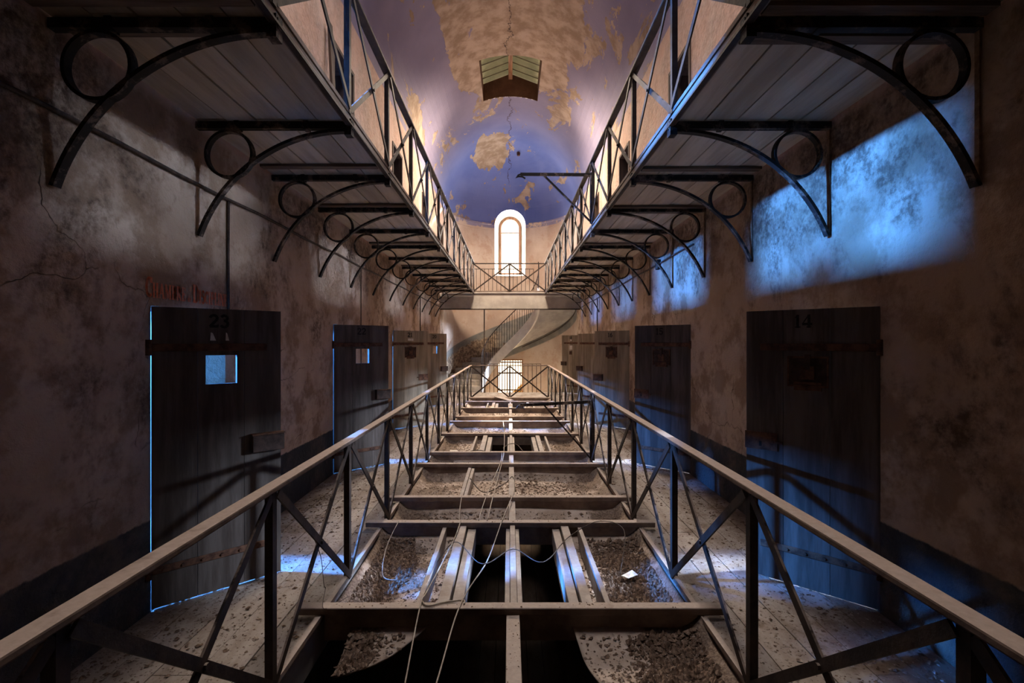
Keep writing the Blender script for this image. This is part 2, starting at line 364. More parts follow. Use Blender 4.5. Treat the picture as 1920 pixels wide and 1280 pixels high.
# ------------------------------------------------------------------ walls
def make_wall(name, label, X, sgn):
    """sgn = +1: the corridor lies on the +X side"""
    b = MB()
    holes = [(y, y + DW, 0.0, 1.93) for y in DOOR_Y] + [(y, y + DW, Z_UP, 5.62) for y in DOOR_Y]
    ys = sorted({Y0, YC} | {h[0] for h in holes} | {h[1] for h in holes})
    zs = sorted({LOW, 0.0, 1.93, Z_UP, 5.62, SPRING})
    for i in range(len(ys) - 1):
        for j in range(len(zs) - 1):
            ym, zm = (ys[i] + ys[i + 1]) / 2, (zs[j] + zs[j + 1]) / 2
            if any(h[0] < ym < h[1] and h[2] < zm < h[3] for h in holes): continue
            b.quad((X, ys[i], zs[j]), (X, ys[i + 1], zs[j]), (X, ys[i + 1], zs[j + 1]), (X, ys[i], zs[j + 1]))
    X2 = X - sgn * THK
    for (a, c, z0, z1) in holes:
        b.quad((X, a, z0), (X2, a, z0), (X2, a, z1), (X, a, z1)); b.quad((X, c, z0), (X2, c, z0), (X2, c, z1), (X, c, z1))
        b.quad((X, a, z1), (X2, a, z1), (X2, c, z1), (X, c, z1)); b.quad((X, a, z0), (X2, a, z0), (X2, c, z0), (X, c, z0))
    w = b.build(name, 'wall'); tag(w, label, 'wall', kind='structure')
    # the cells behind the doorways
    for (a, c, z0, z1) in holes:
        m = MB(); xa, xb = X2, X - sgn * 3.35; ya, yb = a - 0.85, c + 0.85; zt = z0 + 2.75
        P = lambda x, y, z: (x, y, z)
        m.quad(P(xb, ya, z0), P(xb, yb, z0), P(xb, yb, zt), P(xb, ya, zt))
        m.quad(P(xa, ya, z0), P(xb, ya, z0), P(xb, ya, zt), P(xa, ya, zt)); m.quad(P(xa, yb, z0), P(xb, yb, z0), P(xb, yb, zt), P(xa, yb, zt))
        m.quad(P(xa, ya, z0), P(xb, ya, z0), P(xb, yb, z0), P(xa, yb, z0)); m.quad(P(xa, ya, zt), P(xb, ya, zt), P(xb, yb, zt), P(xa, yb, zt))
        m.quad(P(xa, ya, z0), P(xa, a, z0), P(xa, a, zt), P(xa, ya, zt)); m.quad(P(xa, c, z0), P(xa, yb, z0), P(xa, yb, zt), P(xa, c, zt))
        m.quad(P(xa, a, z1), P(xa, c, z1), P(xa, c, zt), P(xa, a, zt))
        m.build('cell_room', 'cell_plaster', w)
    # dark linings added to the upper doorways so their jambs look shaded
    for y in DOOR_Y:
        f = MB(); a, c = y - 0.02, y + DW
        f.box(min(X + sgn * 0.015, X2), max(X + sgn * 0.015, X2), c - 0.04, c + 0.012, Z_UP, 5.60)
        f.box(min(X + sgn * 0.015, X2), max(X + sgn * 0.015, X2), a - 0.012, a + 0.04, Z_UP, 5.60)
        f.box(min(X + sgn * 0.015, X2), max(X + sgn * 0.015, X2), a + 0.04, c - 0.04, 5.55, 5.60)
        f.build('door_lining', 'upper_door_frame', w)
    return w
wall_left = make_wall('wall_left', 'stained plaster corridor wall with dark dado along cells 20 to 23', XL, 1)
wall_right = make_wall('wall_right', 'stained plaster corridor wall with blue daylight patches along cells 14 to 18', XR, -1)
b = MB(); b.quad((XL, Y0, LOW), (XR, Y0, LOW), (XR, Y0, SPRING), (XL, Y0, SPRING))
N = 32
arc = [(XC + RAD * math.cos(PI * k / N), Y0, SPRING + RAD * math.sin(PI * k / N)) for k in range(N + 1)]
b.add(arc, [tuple(range(N + 1))])
tag(b.build('wall_back', 'wall'), 'plaster end wall of the corridor behind the viewer', 'wall', kind='structure')

# ------------------------------------------------------------------ barrel vault with two rooflights
HALF = math.asin(0.76 / RAD)
LIGHTS = [(3.2, 5.1), (11.3, 13.2)]
def make_ceiling():
    b = MB()
    angs = [PI * k / 40 for k in range(41)]
    a0, a1 = PI / 2 - HALF, PI / 2 + HALF
    angs = sorted([a for a in angs if abs(a - a0) > 0.02 and abs(a - a1) > 0.02] + [a0, a1])
    ys = sorted({Y0, 0.0, 7.0, 9.0, 14.5, YC + 0.06} | {y for p in LIGHTS for y in p})
    for i in range(len(ys) - 1):
        for k in range(len(angs) - 1):
            ym, am = (ys[i] + ys[i + 1]) / 2, (angs[k] + angs[k + 1]) / 2
            if a0 < am < a1 and any(p[0] < ym < p[1] for p in LIGHTS): continue
            p = lambda y, a: (XC + RAD * math.cos(a), y, SPRING + RAD * math.sin(a))
            b.quad(p(ys[i], angs[k]), p(ys[i + 1], angs[k]), p(ys[i + 1], angs[k + 1]), p(ys[i], angs[k + 1]))
    # half dome over the apse; the arched window head cuts into it
    n = 48
    def dp(th, s):
        if s <= SPRING: return (XC + RAD * math.cos(th), YC + RAD * math.sin(th), s)
        ph = (s - SPRING) / RAD
        return (XC + RAD * math.cos(ph) * math.cos(th), YC + RAD * math.cos(ph) * math.sin(th), SPRING + RAD * math.sin(ph))
    ths = sorted(set([PI * k / n for k in range(n + 1)]) | set(WIN_TH))
    rows = [SPRING, WIN_TOP + 0.02] + [WIN_TOP + 0.02 + (SPRING + RAD * PI / 2 - WIN_TOP - 0.02) * k / 14 for k in range(1, 15)]
    for k in range(len(ths) - 1):
        for j in range(len(rows) - 1):
            ta, tb = ths[k], ths[k + 1]; sa0 = sb0 = rows[j]
            if j == 0:
                sa0, sb0 = max(SPRING, win_s(ta)), max(SPRING, win_s(tb))
            b.quad(dp(ta, sa0), dp(tb, sb0), dp(tb, rows[j + 1]), dp(ta, rows[j + 1]))
    return b, dp
# arched window in the apse: outline measured along the wall curve
WIN_HW, WIN_BOT, WIN_SPR, WIN_TOP = 0.60, 4.30, 6.29, 6.90
WIN_TH = [PI / 2 + math.asin(WIN_HW * math.cos(PI * k / 20) / RAD) for k in range(21)]
def win_s(th):
    u = abs(math.sin(th - PI / 2)) * RAD
    return WIN_SPR + (WIN_TOP - WIN_SPR) * math.sqrt(max(0.0, 1 - (u / WIN_HW) ** 2)) if u <= WIN_HW + 1e-6 else -9
cb, DP = make_ceiling()
ceiling = cb.build('ceiling', 'vault', smooth=True)
tag(ceiling, 'barrel vault and half dome with peeling lilac and blue paint', 'ceiling', kind='structure')

def make_rooflight(y0, y1):
    """shaft through the vault and the little gabled roof over it"""
    e, rz = 8.95, 9.24; hw = 0.76; zs = SPRING + RAD * math.cos(HALF)
    s = MB()
    for sx in (-1, 1):
        x = XC + sx * hw; s.quad((x, y0, zs), (x, y1, zs), (x, y1, e), (x, y0, e))
    n = 10; xs = [XC - hw + 2 * hw * k / n for k in range(n + 1)]
    zz = lambda x: SPRING + math.sqrt(RAD ** 2 - (x - XC) ** 2); top = lambda x: e + (rz - e) * (1 - abs(x - XC) / hw)
    for y in (y0, y1):
        for k in range(n):
            s.quad((xs[k], y, zz(xs[k])), (xs[k + 1], y, zz(xs[k + 1])), (xs[k + 1], y, top(xs[k + 1])), (xs[k], y, top(xs[k])))
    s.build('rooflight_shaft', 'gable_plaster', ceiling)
    for sx in (-1, 1):
        m = MB(); ns = 64; sec = []
        for i in range(ns + 1):
            y = y0 - 0.15 + (y1 - y0 + 0.3) * i / ns; d = 0.06 * math.sin(2 * PI * i / 9)
            sec.append([(XC, y, rz + 0.05 + d), (XC + sx * (hw + 0.2), y, e + 0.05 - 0.2 * (rz - e) / hw + d)])
        m.strip(sec, closed_section=False, caps=False)
        m.build('corrugated_sheet', 'corrugated', ceiling)
    r = MB(); r.box(XC - 0.055, XC + 0.055, y0, y1 - 0.02, rz - 0.17, rz - 0.02); r.build('ridge_beam', 'roof_timber', ceiling)
for p in LIGHTS: make_rooflight(*p)

# ------------------------------------------------------------------ apse wall
GATE_HW, GATE_B, GATE_T = 0.52, -1.15, 1.02
def make_apse():
    b = MB(); n = 48
    gt = [PI / 2 + s * math.asin(GATE_HW / RAD) for s in (-1, 1)]
    ths = sorted(set([PI * k / n for k in range(n + 1)]) | set(WIN_TH) | set(gt))
    for k in range(len(ths) - 1):
        ta, tb = ths[k], ths[k + 1]; tm = (ta + tb) / 2; u = abs(math.sin(tm - PI / 2)) * RAD
        spans = [(LOW, SPRING)]
        def cut(sp, lo, hi):
            out = []
            for a, c in sp:
                if a < lo: out.append((a, min(c, lo)))
                if c > hi: out.append((max(a, hi), c))
            return out
        if u < WIN_HW: spans = cut(spans, WIN_BOT, SPRING + 1)
        if u < GATE_HW: spans = cut(spans, GATE_B, GATE_T)
        for z0, z1 in spans:
            if z1 - z0 > 1e-4: b.quad(DP(ta, z0), DP(tb, z0), DP(tb, z1), DP(ta, z1))
    # small fillet of wall between a window head that starts below the springing and the springing line
    w = b.build('wall_end', 'apse', smooth=True)
    tag(w, 'curved stairwell wall at the far end with arched window', 'wall', kind='structure')
    r = MB()                      # white splayed window reveal
    outer = [DP(PI / 2 - math.asin(WIN_HW / RAD), WIN_BOT)] + [DP(t, win_s(t)) for t in WIN_TH[::-1]] + [DP(PI / 2 + math.asin(WIN_HW / RAD), WIN_BOT)]
    inner = []
    yb = YC + RAD + 0.42; ihw, itop, ispr = 0.45, 6.72, 6.26
    inner.append((XC + ihw, yb, WIN_BOT + 0.12))
    for k in range(21)[::-1]:
        c = math.cos(PI * k / 20); inner.append((XC - ihw * c, yb, ispr + (itop - ispr) * math.sin(PI * k / 20)))
    inner.append((XC - ihw, yb, WIN_BOT + 0.12))
    r.strip([outer, inner], closed_section=True, caps=False)
    r.build('window_reveal', 'reveal_white', w)
    c = MB(); secs = []           # cornice fillet under the dome
    for k in range(49):
        th = PI * k / 48
        if abs(math.sin(th - PI / 2)) * RAD < WIN_HW + 0.02:
            if len(secs) > 1: c.strip(secs)
            secs = []; continue
        q = lambda d, z: (XC + (RAD - d) * math.cos(th), YC + (RAD - d) * math.sin(th), z)
        secs.append([q(-0.02, SPRING + 0.05), q(0.035, SPRING + 0.05), q(0.035, SPRING - 0.0), q(0.015, SPRING - 0.03), q(0.01, SPRING - 0.20), q(-0.02, SPRING - 0.22)])
    if len(secs) > 1: c.strip(secs)
    c.build('cornice', 'apse', w)
    g = MB()                      # gate reveal
    ga, gb = DP(gt[0], 0), DP(gt[1], 0)
    for p in (ga, gb): g.quad((p[0], p[1], GATE_B), (p[0], p[1] + 0.55, GATE_B), (p[0], p[1] + 0.55, GATE_T), (p[0], p[1], GATE_T))
    g.quad((ga[0], ga[1] - 0.0, GATE_T), (gb[0], gb[1], GATE_T), (gb[0], gb[1] + 0.55, GATE_T), (ga[0], ga[1] + 0.55, GATE_T))
    g.build('gate_reveal', 'apse', w)
    return w
wall_end = make_apse()
def make_window():
    y = YC + RAD + 0.40; hw, bot, spr, top = 0.45, WIN_BOT + 0.10, 6.26, 6.72
    root = empty('window_1', (XC, y, bot)); tag(root, 'tall arched sunlit window above the spiral stair', 'window', kind='structure')
    def outline(h, t): return [(XC + h, bot)] + [(XC + h * math.cos(PI * k / 20), spr + t * math.sin(PI * k / 20)) for k in range(21)] + [(XC - h, bot)]
    o, i = outline(hw, top - spr), outline(hw - 0.10, top - spr - 0.10)
    m = MB(); secs = [[(a[0], y - 0.03, a[1]), (a[0], y + 0.03, a[1]), (c[0], y + 0.03, c[1]), (c[0], y - 0.03, c[1])] for a, c in zip(o, i)]
    m.strip(secs); m.box(XC - hw, XC + hw, y - 0.03, y + 0.03, bot, bot + 0.07); m.build('window_frame', 'window_wood', root)
    t = MB(); t.box(XC - hw + 0.07, XC + hw - 0.07, y - 0.02, y + 0.02, 6.06, 6.10); t.build('transom', 'window_wood', root)
    g = MB(); pts = [(x, y, z) for x, z in i]; g.add(pts, [tuple(range(len(pts)))]); g.build('pane', 'glass', root)
    for k in range(8):
        x = XC - 0.36 + 0.72 * k / 7; q = MB(); q.tube([(x, y + 0.16, bot), (x, y + 0.16, bot + 0.95)], 0.007, 6); q.build('guard_bar', 'iron', root)
    q = MB(); q.tube([(XC - 0.44, y + 0.16, bot + 0.95), (XC + 0.44, y + 0.16, bot + 0.95)], 0.009, 6); q.build('guard_rail', 'iron', root)
make_window()
def make_gate():
    y = YC + RAD + 0.18
    root = empty('gate', (XC, y, GATE_B)); tag(root, 'barred iron gate to the sunlit outside, at the foot of the stairwell', 'gate')
    f = MB()
    for sx in (-1, 1):
        x = XC + sx * (GATE_HW - 0.03); f.box(x - 0.03, x + 0.03, y - 0.04, y + 0.04, GATE_B, GATE_T - 0.06)
    f.box(XC - GATE_HW, XC + GATE_HW, y - 0.04, y + 0.04, GATE_T - 0.06, GATE_T); f.build('gate_frame', 'window_wood', root)
    me = MB().tube([(0, 0, 0), (0, 0, GATE_T - GATE_B - 0.06)], 0.017, 6).mesh('bar', 'gate_iron')
    for k in range(9): put('bar', me, root, (-0.42 + 0.84 * k / 8, 0, 0))
    me = MB().box(-GATE_HW + 0.06, GATE_HW - 0.06, -0.012, 0.012, -0.028, 0.028).mesh('crossbar', 'gate_iron')
    for z in (0.95, 1.62, 2.05): put('crossbar', me, root, (0, -0.012, z))
make_gate()

# ------------------------------------------------------------------ outside, seen through gate and window
b = MB(); b.quad((-30, YC + RAD + 0.6, -1.16), (30, YC + RAD + 0.6, -1.16), (30, 90, -1.16), (-30, 90, -1.16))
tag(b.build('ground', 'outdoor_ground'), 'pale sunlit ground outside the barred gate', 'ground', kind='structure')
b = MB(); prof = [(0.02, -1.16), (3.2, -1.16), (3.2, 1.6), (2.4, 1.6), (0.02, -0.55)]
b.strip([[(x, y, z) for x, z in prof] for y in (YC + RAD + 1.6, YC + RAD + 2.2)]); b.build('ramp_wall', 'ochre_wall')
tag(bpy.data.objects['ramp_wall'], 'ochre sloping ramp wall outside the barred gate', 'wall', kind='structure')

# ------------------------------------------------------------------ floors
floor = empty('floor', (0, 0, 0)); tag(floor, 'dusty plank walkways on both sides of the open void', 'floor', kind='structure')
FLOOR_END = 15.9
for side, (xa, xb) in enumerate(((XL, VL), (VR, XR))):
    nb = 5; w = (xb - xa) / nb
    for k in range(nb):
        cuts = [Y0, 0.4 + 0.5 * ((k * 7 + side * 3) % 5), 4.2 + 0.6 * ((k * 3 + side) % 4), 8.4 + 0.5 * ((k * 5) % 5), 12.1 + 0.4 * ((k * 2) % 5), FLOOR_END]
        for a, c in zip(cuts[:-1], cuts[1:]):
            dz = random.uniform(-0.004, 0.002)
            m = MB(); m.box(xa + k * w + 0.003, xa + (k + 1) * w - 0.003, a + 0.002, c - 0.002, -0.05, dz); m.build('plank', 'floor_wood', floor)
for k in range(6):
    ya = 14.30 + k * 0.267; m = MB(); m.box(VL + 0.002, VR - 0.002, ya, ya + 0.262, -0.05, -0.002); m.build('plank', 'floor_wood', floor)
m = MB()
for xa, xb in ((XL, VL - 0.02), (VR + 0.02, XR)): m.box(xa, xb, Y0, FLOOR_END, -0.26, -0.055)
m.box(VL - 0.02, VR + 0.02, 14.30, FLOOR_END, -0.26, -0.055); m.build('floor_slab', 'plaster_grey', floor)
low = empty('floor_below', (0, 0, LOW)); tag(low, 'dark plank floor of the storey below the void', 'floor', kind='structure')
for k in range(18):
    m = MB(); xa = XL + (XR - XL) * k / 18; m.box(xa + 0.004, xa + (XR - XL) / 18 - 0.004, Y0, YC, LOW - 0.05, LOW); m.build('plank', 'lower_floor', low)
m = MB(); m.quad((XL, FLOOR_END, LOW), (XR, FLOOR_END, LOW), (XR, FLOOR_END, -0.02), (XL, FLOOR_END, -0.02))
m.build('riser_wall', 'plaster_grey', floor)
m = MB(); pts = [(XL, FLOOR_END), (XR, FLOOR_END)] + [(XC + (RAD + 0.01) * math.cos(PI * k / 24), YC + (RAD + 0.01) * math.sin(PI * k / 24)) for k in range(25)]
m.add([(x, y, -1.15) for x, y in pts], [tuple(range(len(pts)))]); m.build('landing', 'stair_stone', floor)

# ------------------------------------------------------------------ wooden galleries
def make_gallery(side):
    xa, xb = (XL, VL) if side == 0 else (VR, XR)
    vx = VL if side == 0 else VR; s = 1 if side == 0 else -1
    root = empty('gallery', (vx, 0, 3.30))
    tag(root, ['upper plank gallery over the left side of the corridor', 'upper plank gallery over the right side of the corridor'][side], 'gallery', 'upper timber galleries')
    n = 5; w = (xb - xa) / n
    for k in range(n):
        cuts = [Y0] + [PY(q) for q in ((2, 5, 8, 11) if (k + side) % 2 else (3, 6, 9, 12))] + [15.3]
        for a, c in zip(cuts[:-1], cuts[1:]):
            d = random.uniform(0, 0.006)
            m = MB(); m.box(xa + k * w + (0.006 if k else 0.012), xa + (k + 1) * w - (0.006 if k < n - 1 else 0.012), a + 0.004, c - 0.004, 3.30 + d, 3.335); m.build('plank', 'gallery_wood', root)
    m = MB(); m.box(vx - 0.012, vx + 0.012, Y0, PY(14) - 0.02, 3.262, 3.334); m.build('fascia', 'fascia_wood', root)
    m = MB(); m.box(xa + 0.012, xb - 0.012, Y0, PY(14) - 0.05, 3.3352, 3.344); m.build('floor_covering', 'floor_wood', root)  # unseen layer added above the planks to block light through their gaps
    m = MB(); m.box(min(vx, vx + s * 0.035), max(vx, vx + s * 0.035), Y0, PY(14) - 0.02, 3.256, 3.270); m.build('edge_angle', 'iron', root)
    for q, off in ((1, 0.72), (2, 0.10), (2, -0.12), (5, -0.10), (5, 0.12), (4, -0.22), (6, 0.15), (7, -0.2), (8, 0.2), (9, -0.15), (10, 0.2), (11, -.2)):
        y = PY(q) + off + 0.06 * side; m = MB(); m.box(xa + 0.03, xb - 0.03, y - 0.035, y + 0.035, 3.275, 3.299); m.build('batten', 'batten_wood', root)
    return root
for s in (0, 1): make_gallery(s)

# ------------------------------------------------------------------ iron ring-and-arc brackets
def make_bracket(side):
    vx, wx = (VL, XL) if side == 0 else (VR, XR); s = 1 if side == 0 else -1   # s: from wall to void
    root = empty('bracket', (wx, 0, 2.48))
    d = 0.045
    m = MB(); m.box(min(0, s * (abs(vx - wx) + 0.03)), max(0, s * (abs(vx - wx) + 0.03)), -d / 2, d / 2, 0.765, 0.815); m.build('beam', 'bracket_iron', root, local=True)
    for u in (0.28, 0.78):
        m = MB(); m.box(min(s * u, s * (u + 0.035)), max(s * u, s * (u + 0.035)), -d / 2 - 0.006, d / 2 + 0.006, 0.757, 0.819); m.build('clamp', 'bracket_iron', root, local=True)
    m = MB(); e = s * (abs(vx - wx) - 0.0); m.box(e - 0.025, e + 0.025, -0.032, 0.032, 0.715, 0.83); m.build('end_block', 'bracket_iron', root, local=True)
    m = MB(); x1, z1, x0, z0 = abs(vx - wx) - 0.02, 0.752, 0.016, -0.01
    Rr = ((x1 - x0) ** 2 + (z1 - z0) ** 2) / (2 * (z1 - z0)); cz = z1 - Rr
    a1 = math.asin((x1 - x0) / Rr); secs = []
    for k in range(29):
        a = a1 * k / 28
        sec = []
        for rr, yy in ((Rr + 0.011, -d / 2), (Rr + 0.011, d / 2), (Rr - 0.011, d / 2), (Rr - 0.011, -d / 2)):
            sec.append((s * (x1 - rr * math.sin(a)), yy, cz + rr * math.cos(a)))
        secs.append(sec)
    m.strip(secs); m.build('arc', 'bracket_iron', root, local=True)
    m = MB(); rc, zc, ro = 0.238, 0.583, 0.176; secs = []
    for k in range(40):
        a = 2 * PI * k / 40
        secs.append([(s * (rc + rr * math.cos(a)), yy, zc + rr * math.sin(a)) for rr, yy in ((ro, -d / 2), (ro, d / 2), (ro - 0.018, d / 2), (ro - 0.018, -d / 2))])
    m.strip(secs, closed_path=True); m.build('ring', 'bracket_iron', root, local=True)
    if side == 1: m = MB(); m.box(min(s * 0.002, s * 0.012), max(s * 0.002, s * 0.012), -0.012, 0.012, -0.01, 0.76); m.build('wall_leg', 'rust_leg', root, local=True)
    return root
for side in (0, 1):
    proto = make_bracket(side); kids = list(proto.children)
    wx = (XL, XR)[side]; where = ['on the left wall', 'on the right wall'][side]
    for i, n in enumerate(range(2, 14)):
        if i == 0: o = proto
        else:
            o = proto.copy(); COL.objects.link(o)
            for c in kids:
                q = c.copy(); COL.objects.link(q); q.parent = o
        o.location = (wx, PY(n) + 0.035, 2.48)
        tag(o, f'iron gallery bracket with arc and ring {where}, {ORD[i]} from the front', 'bracket', 'iron gallery brackets')

# ------------------------------------------------------------------ railings
def post_mesh(h): return MB().box(-0.02, 0.02, -0.02, 0.02, 0, h).mesh('post', 'iron')
def make_side_railing(x, z0, h, n0, n1, s, label, group, railmat):
    y0 = PY(n0)
    root = empty('railing', (x, y0, z0)); tag(root, label, 'railing', group)
    L = PY(n1) - y0
    m = MB(); m.box(-0.036, 0.036, -0.05, L + 0.036, h - 0.028, h); bevel(m.build('handrail', railmat, root, local=True), 0.007, 2)
    m = MB(); m.box(-0.016, 0.016, -0.05, L, 0.0, 0.028); m.build('base_strip', 'beam_wood', root, local=True)
    pm = post_mesh(h - 0.028)
    zb, zt = 0.03, h - 0.045
    up = MB().bar((s * 0.014, 0.02, zb), (s * 0.014, STEP - 0.02, zt), (0, 1, 0), 0.042, 0.011).mesh('brace', 'iron')
    dn = MB().bar((s * 0.026, 0.02, zt), (s * 0.026, STEP - 0.02, zb), (0, 1, 0), 0.042, 0.011).mesh('brace', 'iron')
    rv = MB().tube([(s * 0.005, STEP / 2, (zb + zt) / 2), (s * 0.042, STEP / 2, (zb + zt) / 2)], 0.012, 8).mesh('rivet', 'iron')
    for n in range(n0, n1 + 1):
        put('post', pm, root, (0, (n - n0) * STEP, 0))
        if n < n1:
            br = put('brace', up, root, (0, (n - n0) * STEP, 0)); put('brace', dn, root, (0, (n - n0) * STEP, 0))
            put('rivet', rv, br)
def make_end_railing(y, xa, xb, z0, h, label, group, railmat):
    root = empty('railing', (xa, y, z0)); tag(root, label, 'railing', group)
    L = xb - xa; w = L / 2
    m = MB(); m.box(0.037, L - 0.037, -0.036, 0.036, h - 0.028, h); bevel(m.build('handrail', railmat, root, local=True), 0.007, 2)
    m = MB(); m.box(0.02, L - 0.02, -0.016, 0.016, 0.0, 0.028); m.build('base_strip', 'beam_wood', root, local=True)
    put('post', post_mesh(h - 0.028), root, (w, 0, 0))
    zb, zt = 0.03, h - 0.045
    for k in range(2):
        MB().bar((k * w + 0.02, -0.024, zb), (k * w + w - 0.02, -0.024, zt), (0, 0, 1), 0.042, 0.011).build('brace', 'iron', root, local=True)
        MB().bar((k * w + 0.02, -0.036, zt), (k * w + w - 0.02, -0.036, zb), (0, 0, 1), 0.042, 0.011).build('brace', 'iron', root, local=True)
G = 'crossed iron railings round the void'
make_side_railing(VL, 0.0, 1.0, -1, 13, 1, 'dusty iron railing with crossed bars on the left lower walkway', G, 'rail_dusty')
make_side_railing(VR, 0.0, 1.0, -1, 13, -1, 'dusty iron railing with crossed bars on the right lower walkway', G, 'rail_dusty')
make_end_railing(PY(13), VL, VR, 0.0, 1.0, 'short crossed iron railing closing the void below the stair', G, 'rail_dusty')
make_side_railing(VL, Z_UP, 0.93, -1, 14, 1, 'dark iron railing with crossed bars on the left upper gallery', G, 'iron')
make_side_railing(VR, Z_UP, 0.93, -1, 14, -1, 'dark iron railing with crossed bars on the right upper gallery', G, 'iron')
make_end_railing(PY(14), VL, VR, Z_UP, 0.93, 'short crossed iron railing on the bridge below the arched window', G, 'iron')
def make_baluster_railing(pts, z0, h, n, label):
    (xa, ya), (xb, yb) = pts; root = empty('baluster_railing', (xa, ya, z0)); tag(root, label, 'railing', 'thin baluster railings at the stairwell')
    d = Vector((xb - xa, yb - ya, 0))
    MB().bar((0, 0, h), d + Vector((0, 0, h)), (0, 0, 1), 0.018, 0.03).build('handrail', 'iron', root, local=True)
    bm_ = MB().tube([(0, 0, 0), (0, 0, h)], 0.009, 6).mesh('baluster', 'iron')
    for k in range(n + 1): put('baluster', bm_, root, d * (k / n))
make_baluster_railing(((-1.75, 16.62), (0.86, 16.62)), Z_UP, 0.94, 18, 'thin baluster railing behind the bridge, below the arched window')
make_baluster_railing(((-0.95, 15.82), (1.06, 15.82)), 0.0, 0.96, 14, 'thin baluster railing at the stairwell edge before the barred gate')

# ------------------------------------------------------------------ bridge with plastered header
root = empty('bridge', (0, PY(14), 2.76)); tag(root, 'grey plastered bridge joining the two galleries before the stairwell', 'bridge')
m = MB(); m.box(XL + 0.004, XR - 0.004, PY(14) + 0.03, PY(14) + 0.22, 2.79, 3.288); m.build('header', 'plaster_grey', root)
m = MB(); m.box(XL + 0.004, XR - 0.004, PY(14) + 0.01, PY(14) + 0.05, 2.755, 2.79); m.build('angle_iron', 'iron', root)
m = MB(); m.box(-2.19, 0.88, PY(14) - 0.01, 16.66, 3.29, Z_UP - 0.001); m.build('deck', 'plaster_grey', root)
m = MB(); m.box(0.884, XR - 0.006, PY(14) - 0.01, PY(14) + 0.24, 3.29, Z_UP - 0.001); m.build('deck', 'plaster_grey', root)

# ------------------------------------------------------------------ spiral stair
def make_stair():
    root = empty('spiral_staircase', (XC, YC, -0.0)); tag(root, 'white spiral staircase with thin railing curving up the round stairwell', 'staircase')
    RI, RO = 1.0, RAD - 0.01; nst = 18; a0, a1 = R(186), R(-14); da = (a1 - a0) / nst; rise = 3.34 / nst
    P = lambda r, a, z: (r * math.cos(a), r * math.sin(a), z)
    for i in range(nst):
        m = MB(); aa, ab = a0 + i * da, a0 + (i + 1) * da; z = (i + 1) * rise; secs = []
        for k in range(5):
            a = aa + (ab - aa) * k / 4 - (da * 0.06 if k == 0 else 0) * 0
            secs.append([P(RI, a, z - 0.20), P(RI, a, z), P(RO, a, z), P(RO, a, z - 0.20)])
        m.strip(secs); m.build('tread', 'stair_stone', root, local=True)
    zz = lambda a: 3.34 * (a - a0) / (a1 - a0)
    st, so = [], []
    for k in range(61):
        a = a0 + (a1 - a0) * k / 60; z = zz(a)
        st.append([P(RI - 0.05, a, z - 0.26), P(RI - 0.05, a, z + 0.20), P(RI + 0.02, a, z + 0.20), P(RI + 0.02, a, z - 0.26)])
        so.append([P(RI + 0.02, a, z - 0.26), P(RI + 0.02, a, z - 0.12), P(RO, a, z - 0.12), P(RO, a, z - 0.22)])
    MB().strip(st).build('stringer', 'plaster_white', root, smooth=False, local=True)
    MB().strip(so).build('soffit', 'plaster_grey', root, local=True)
    hr = [P(RI - 0.015, a0 + (a1 - a0) * k / 60, zz(a0 + (a1 - a0) * k / 60) + 1.08) for k in range(61)]
    e = hr[0]; pre = [(e[0] + 0.02, e[1] - 0.10, 0.12), (e[0] + 0.01, e[1] - 0.14, 0.7), (e[0], e[1] - 0.09, 1.02)]
    MB().tube(pre + hr, 0.016, 8).build('handrail', 'iron', root, smooth=True, local=True)
    for k in range(37):
        a = a0 + (a1 - a0) * k / 36
        MB().tube([P(RI - 0.015, a, zz(a) + 0.15), P(RI - 0.015, a, zz(a) + 1.08)], 0.008, 6).build('baluster', 'iron', root, local=True)
    cb_ = [P(RO - 0.03, R(78) + (R(-8) - R(78)) * k / 30, zz(R(78) + (R(-8) - R(78)) * k / 30) - 0.30) for k in range(31)]
    MB().tube(cb_, 0.014, 6).build('cable', 'pipe_dark', root, smooth=True, local=True)
make_stair()
p = MB(); p.tube([(-0.84, 15.75, 0.0), (-0.84, 15.75, 2.79)], 0.018, 8)
tag(p.build('pole', 'pipe_dark', origin=(-0.84, 15.75, 0.0), smooth=True), 'thin vertical iron pole below the bridge, in front of the stair', 'pole')

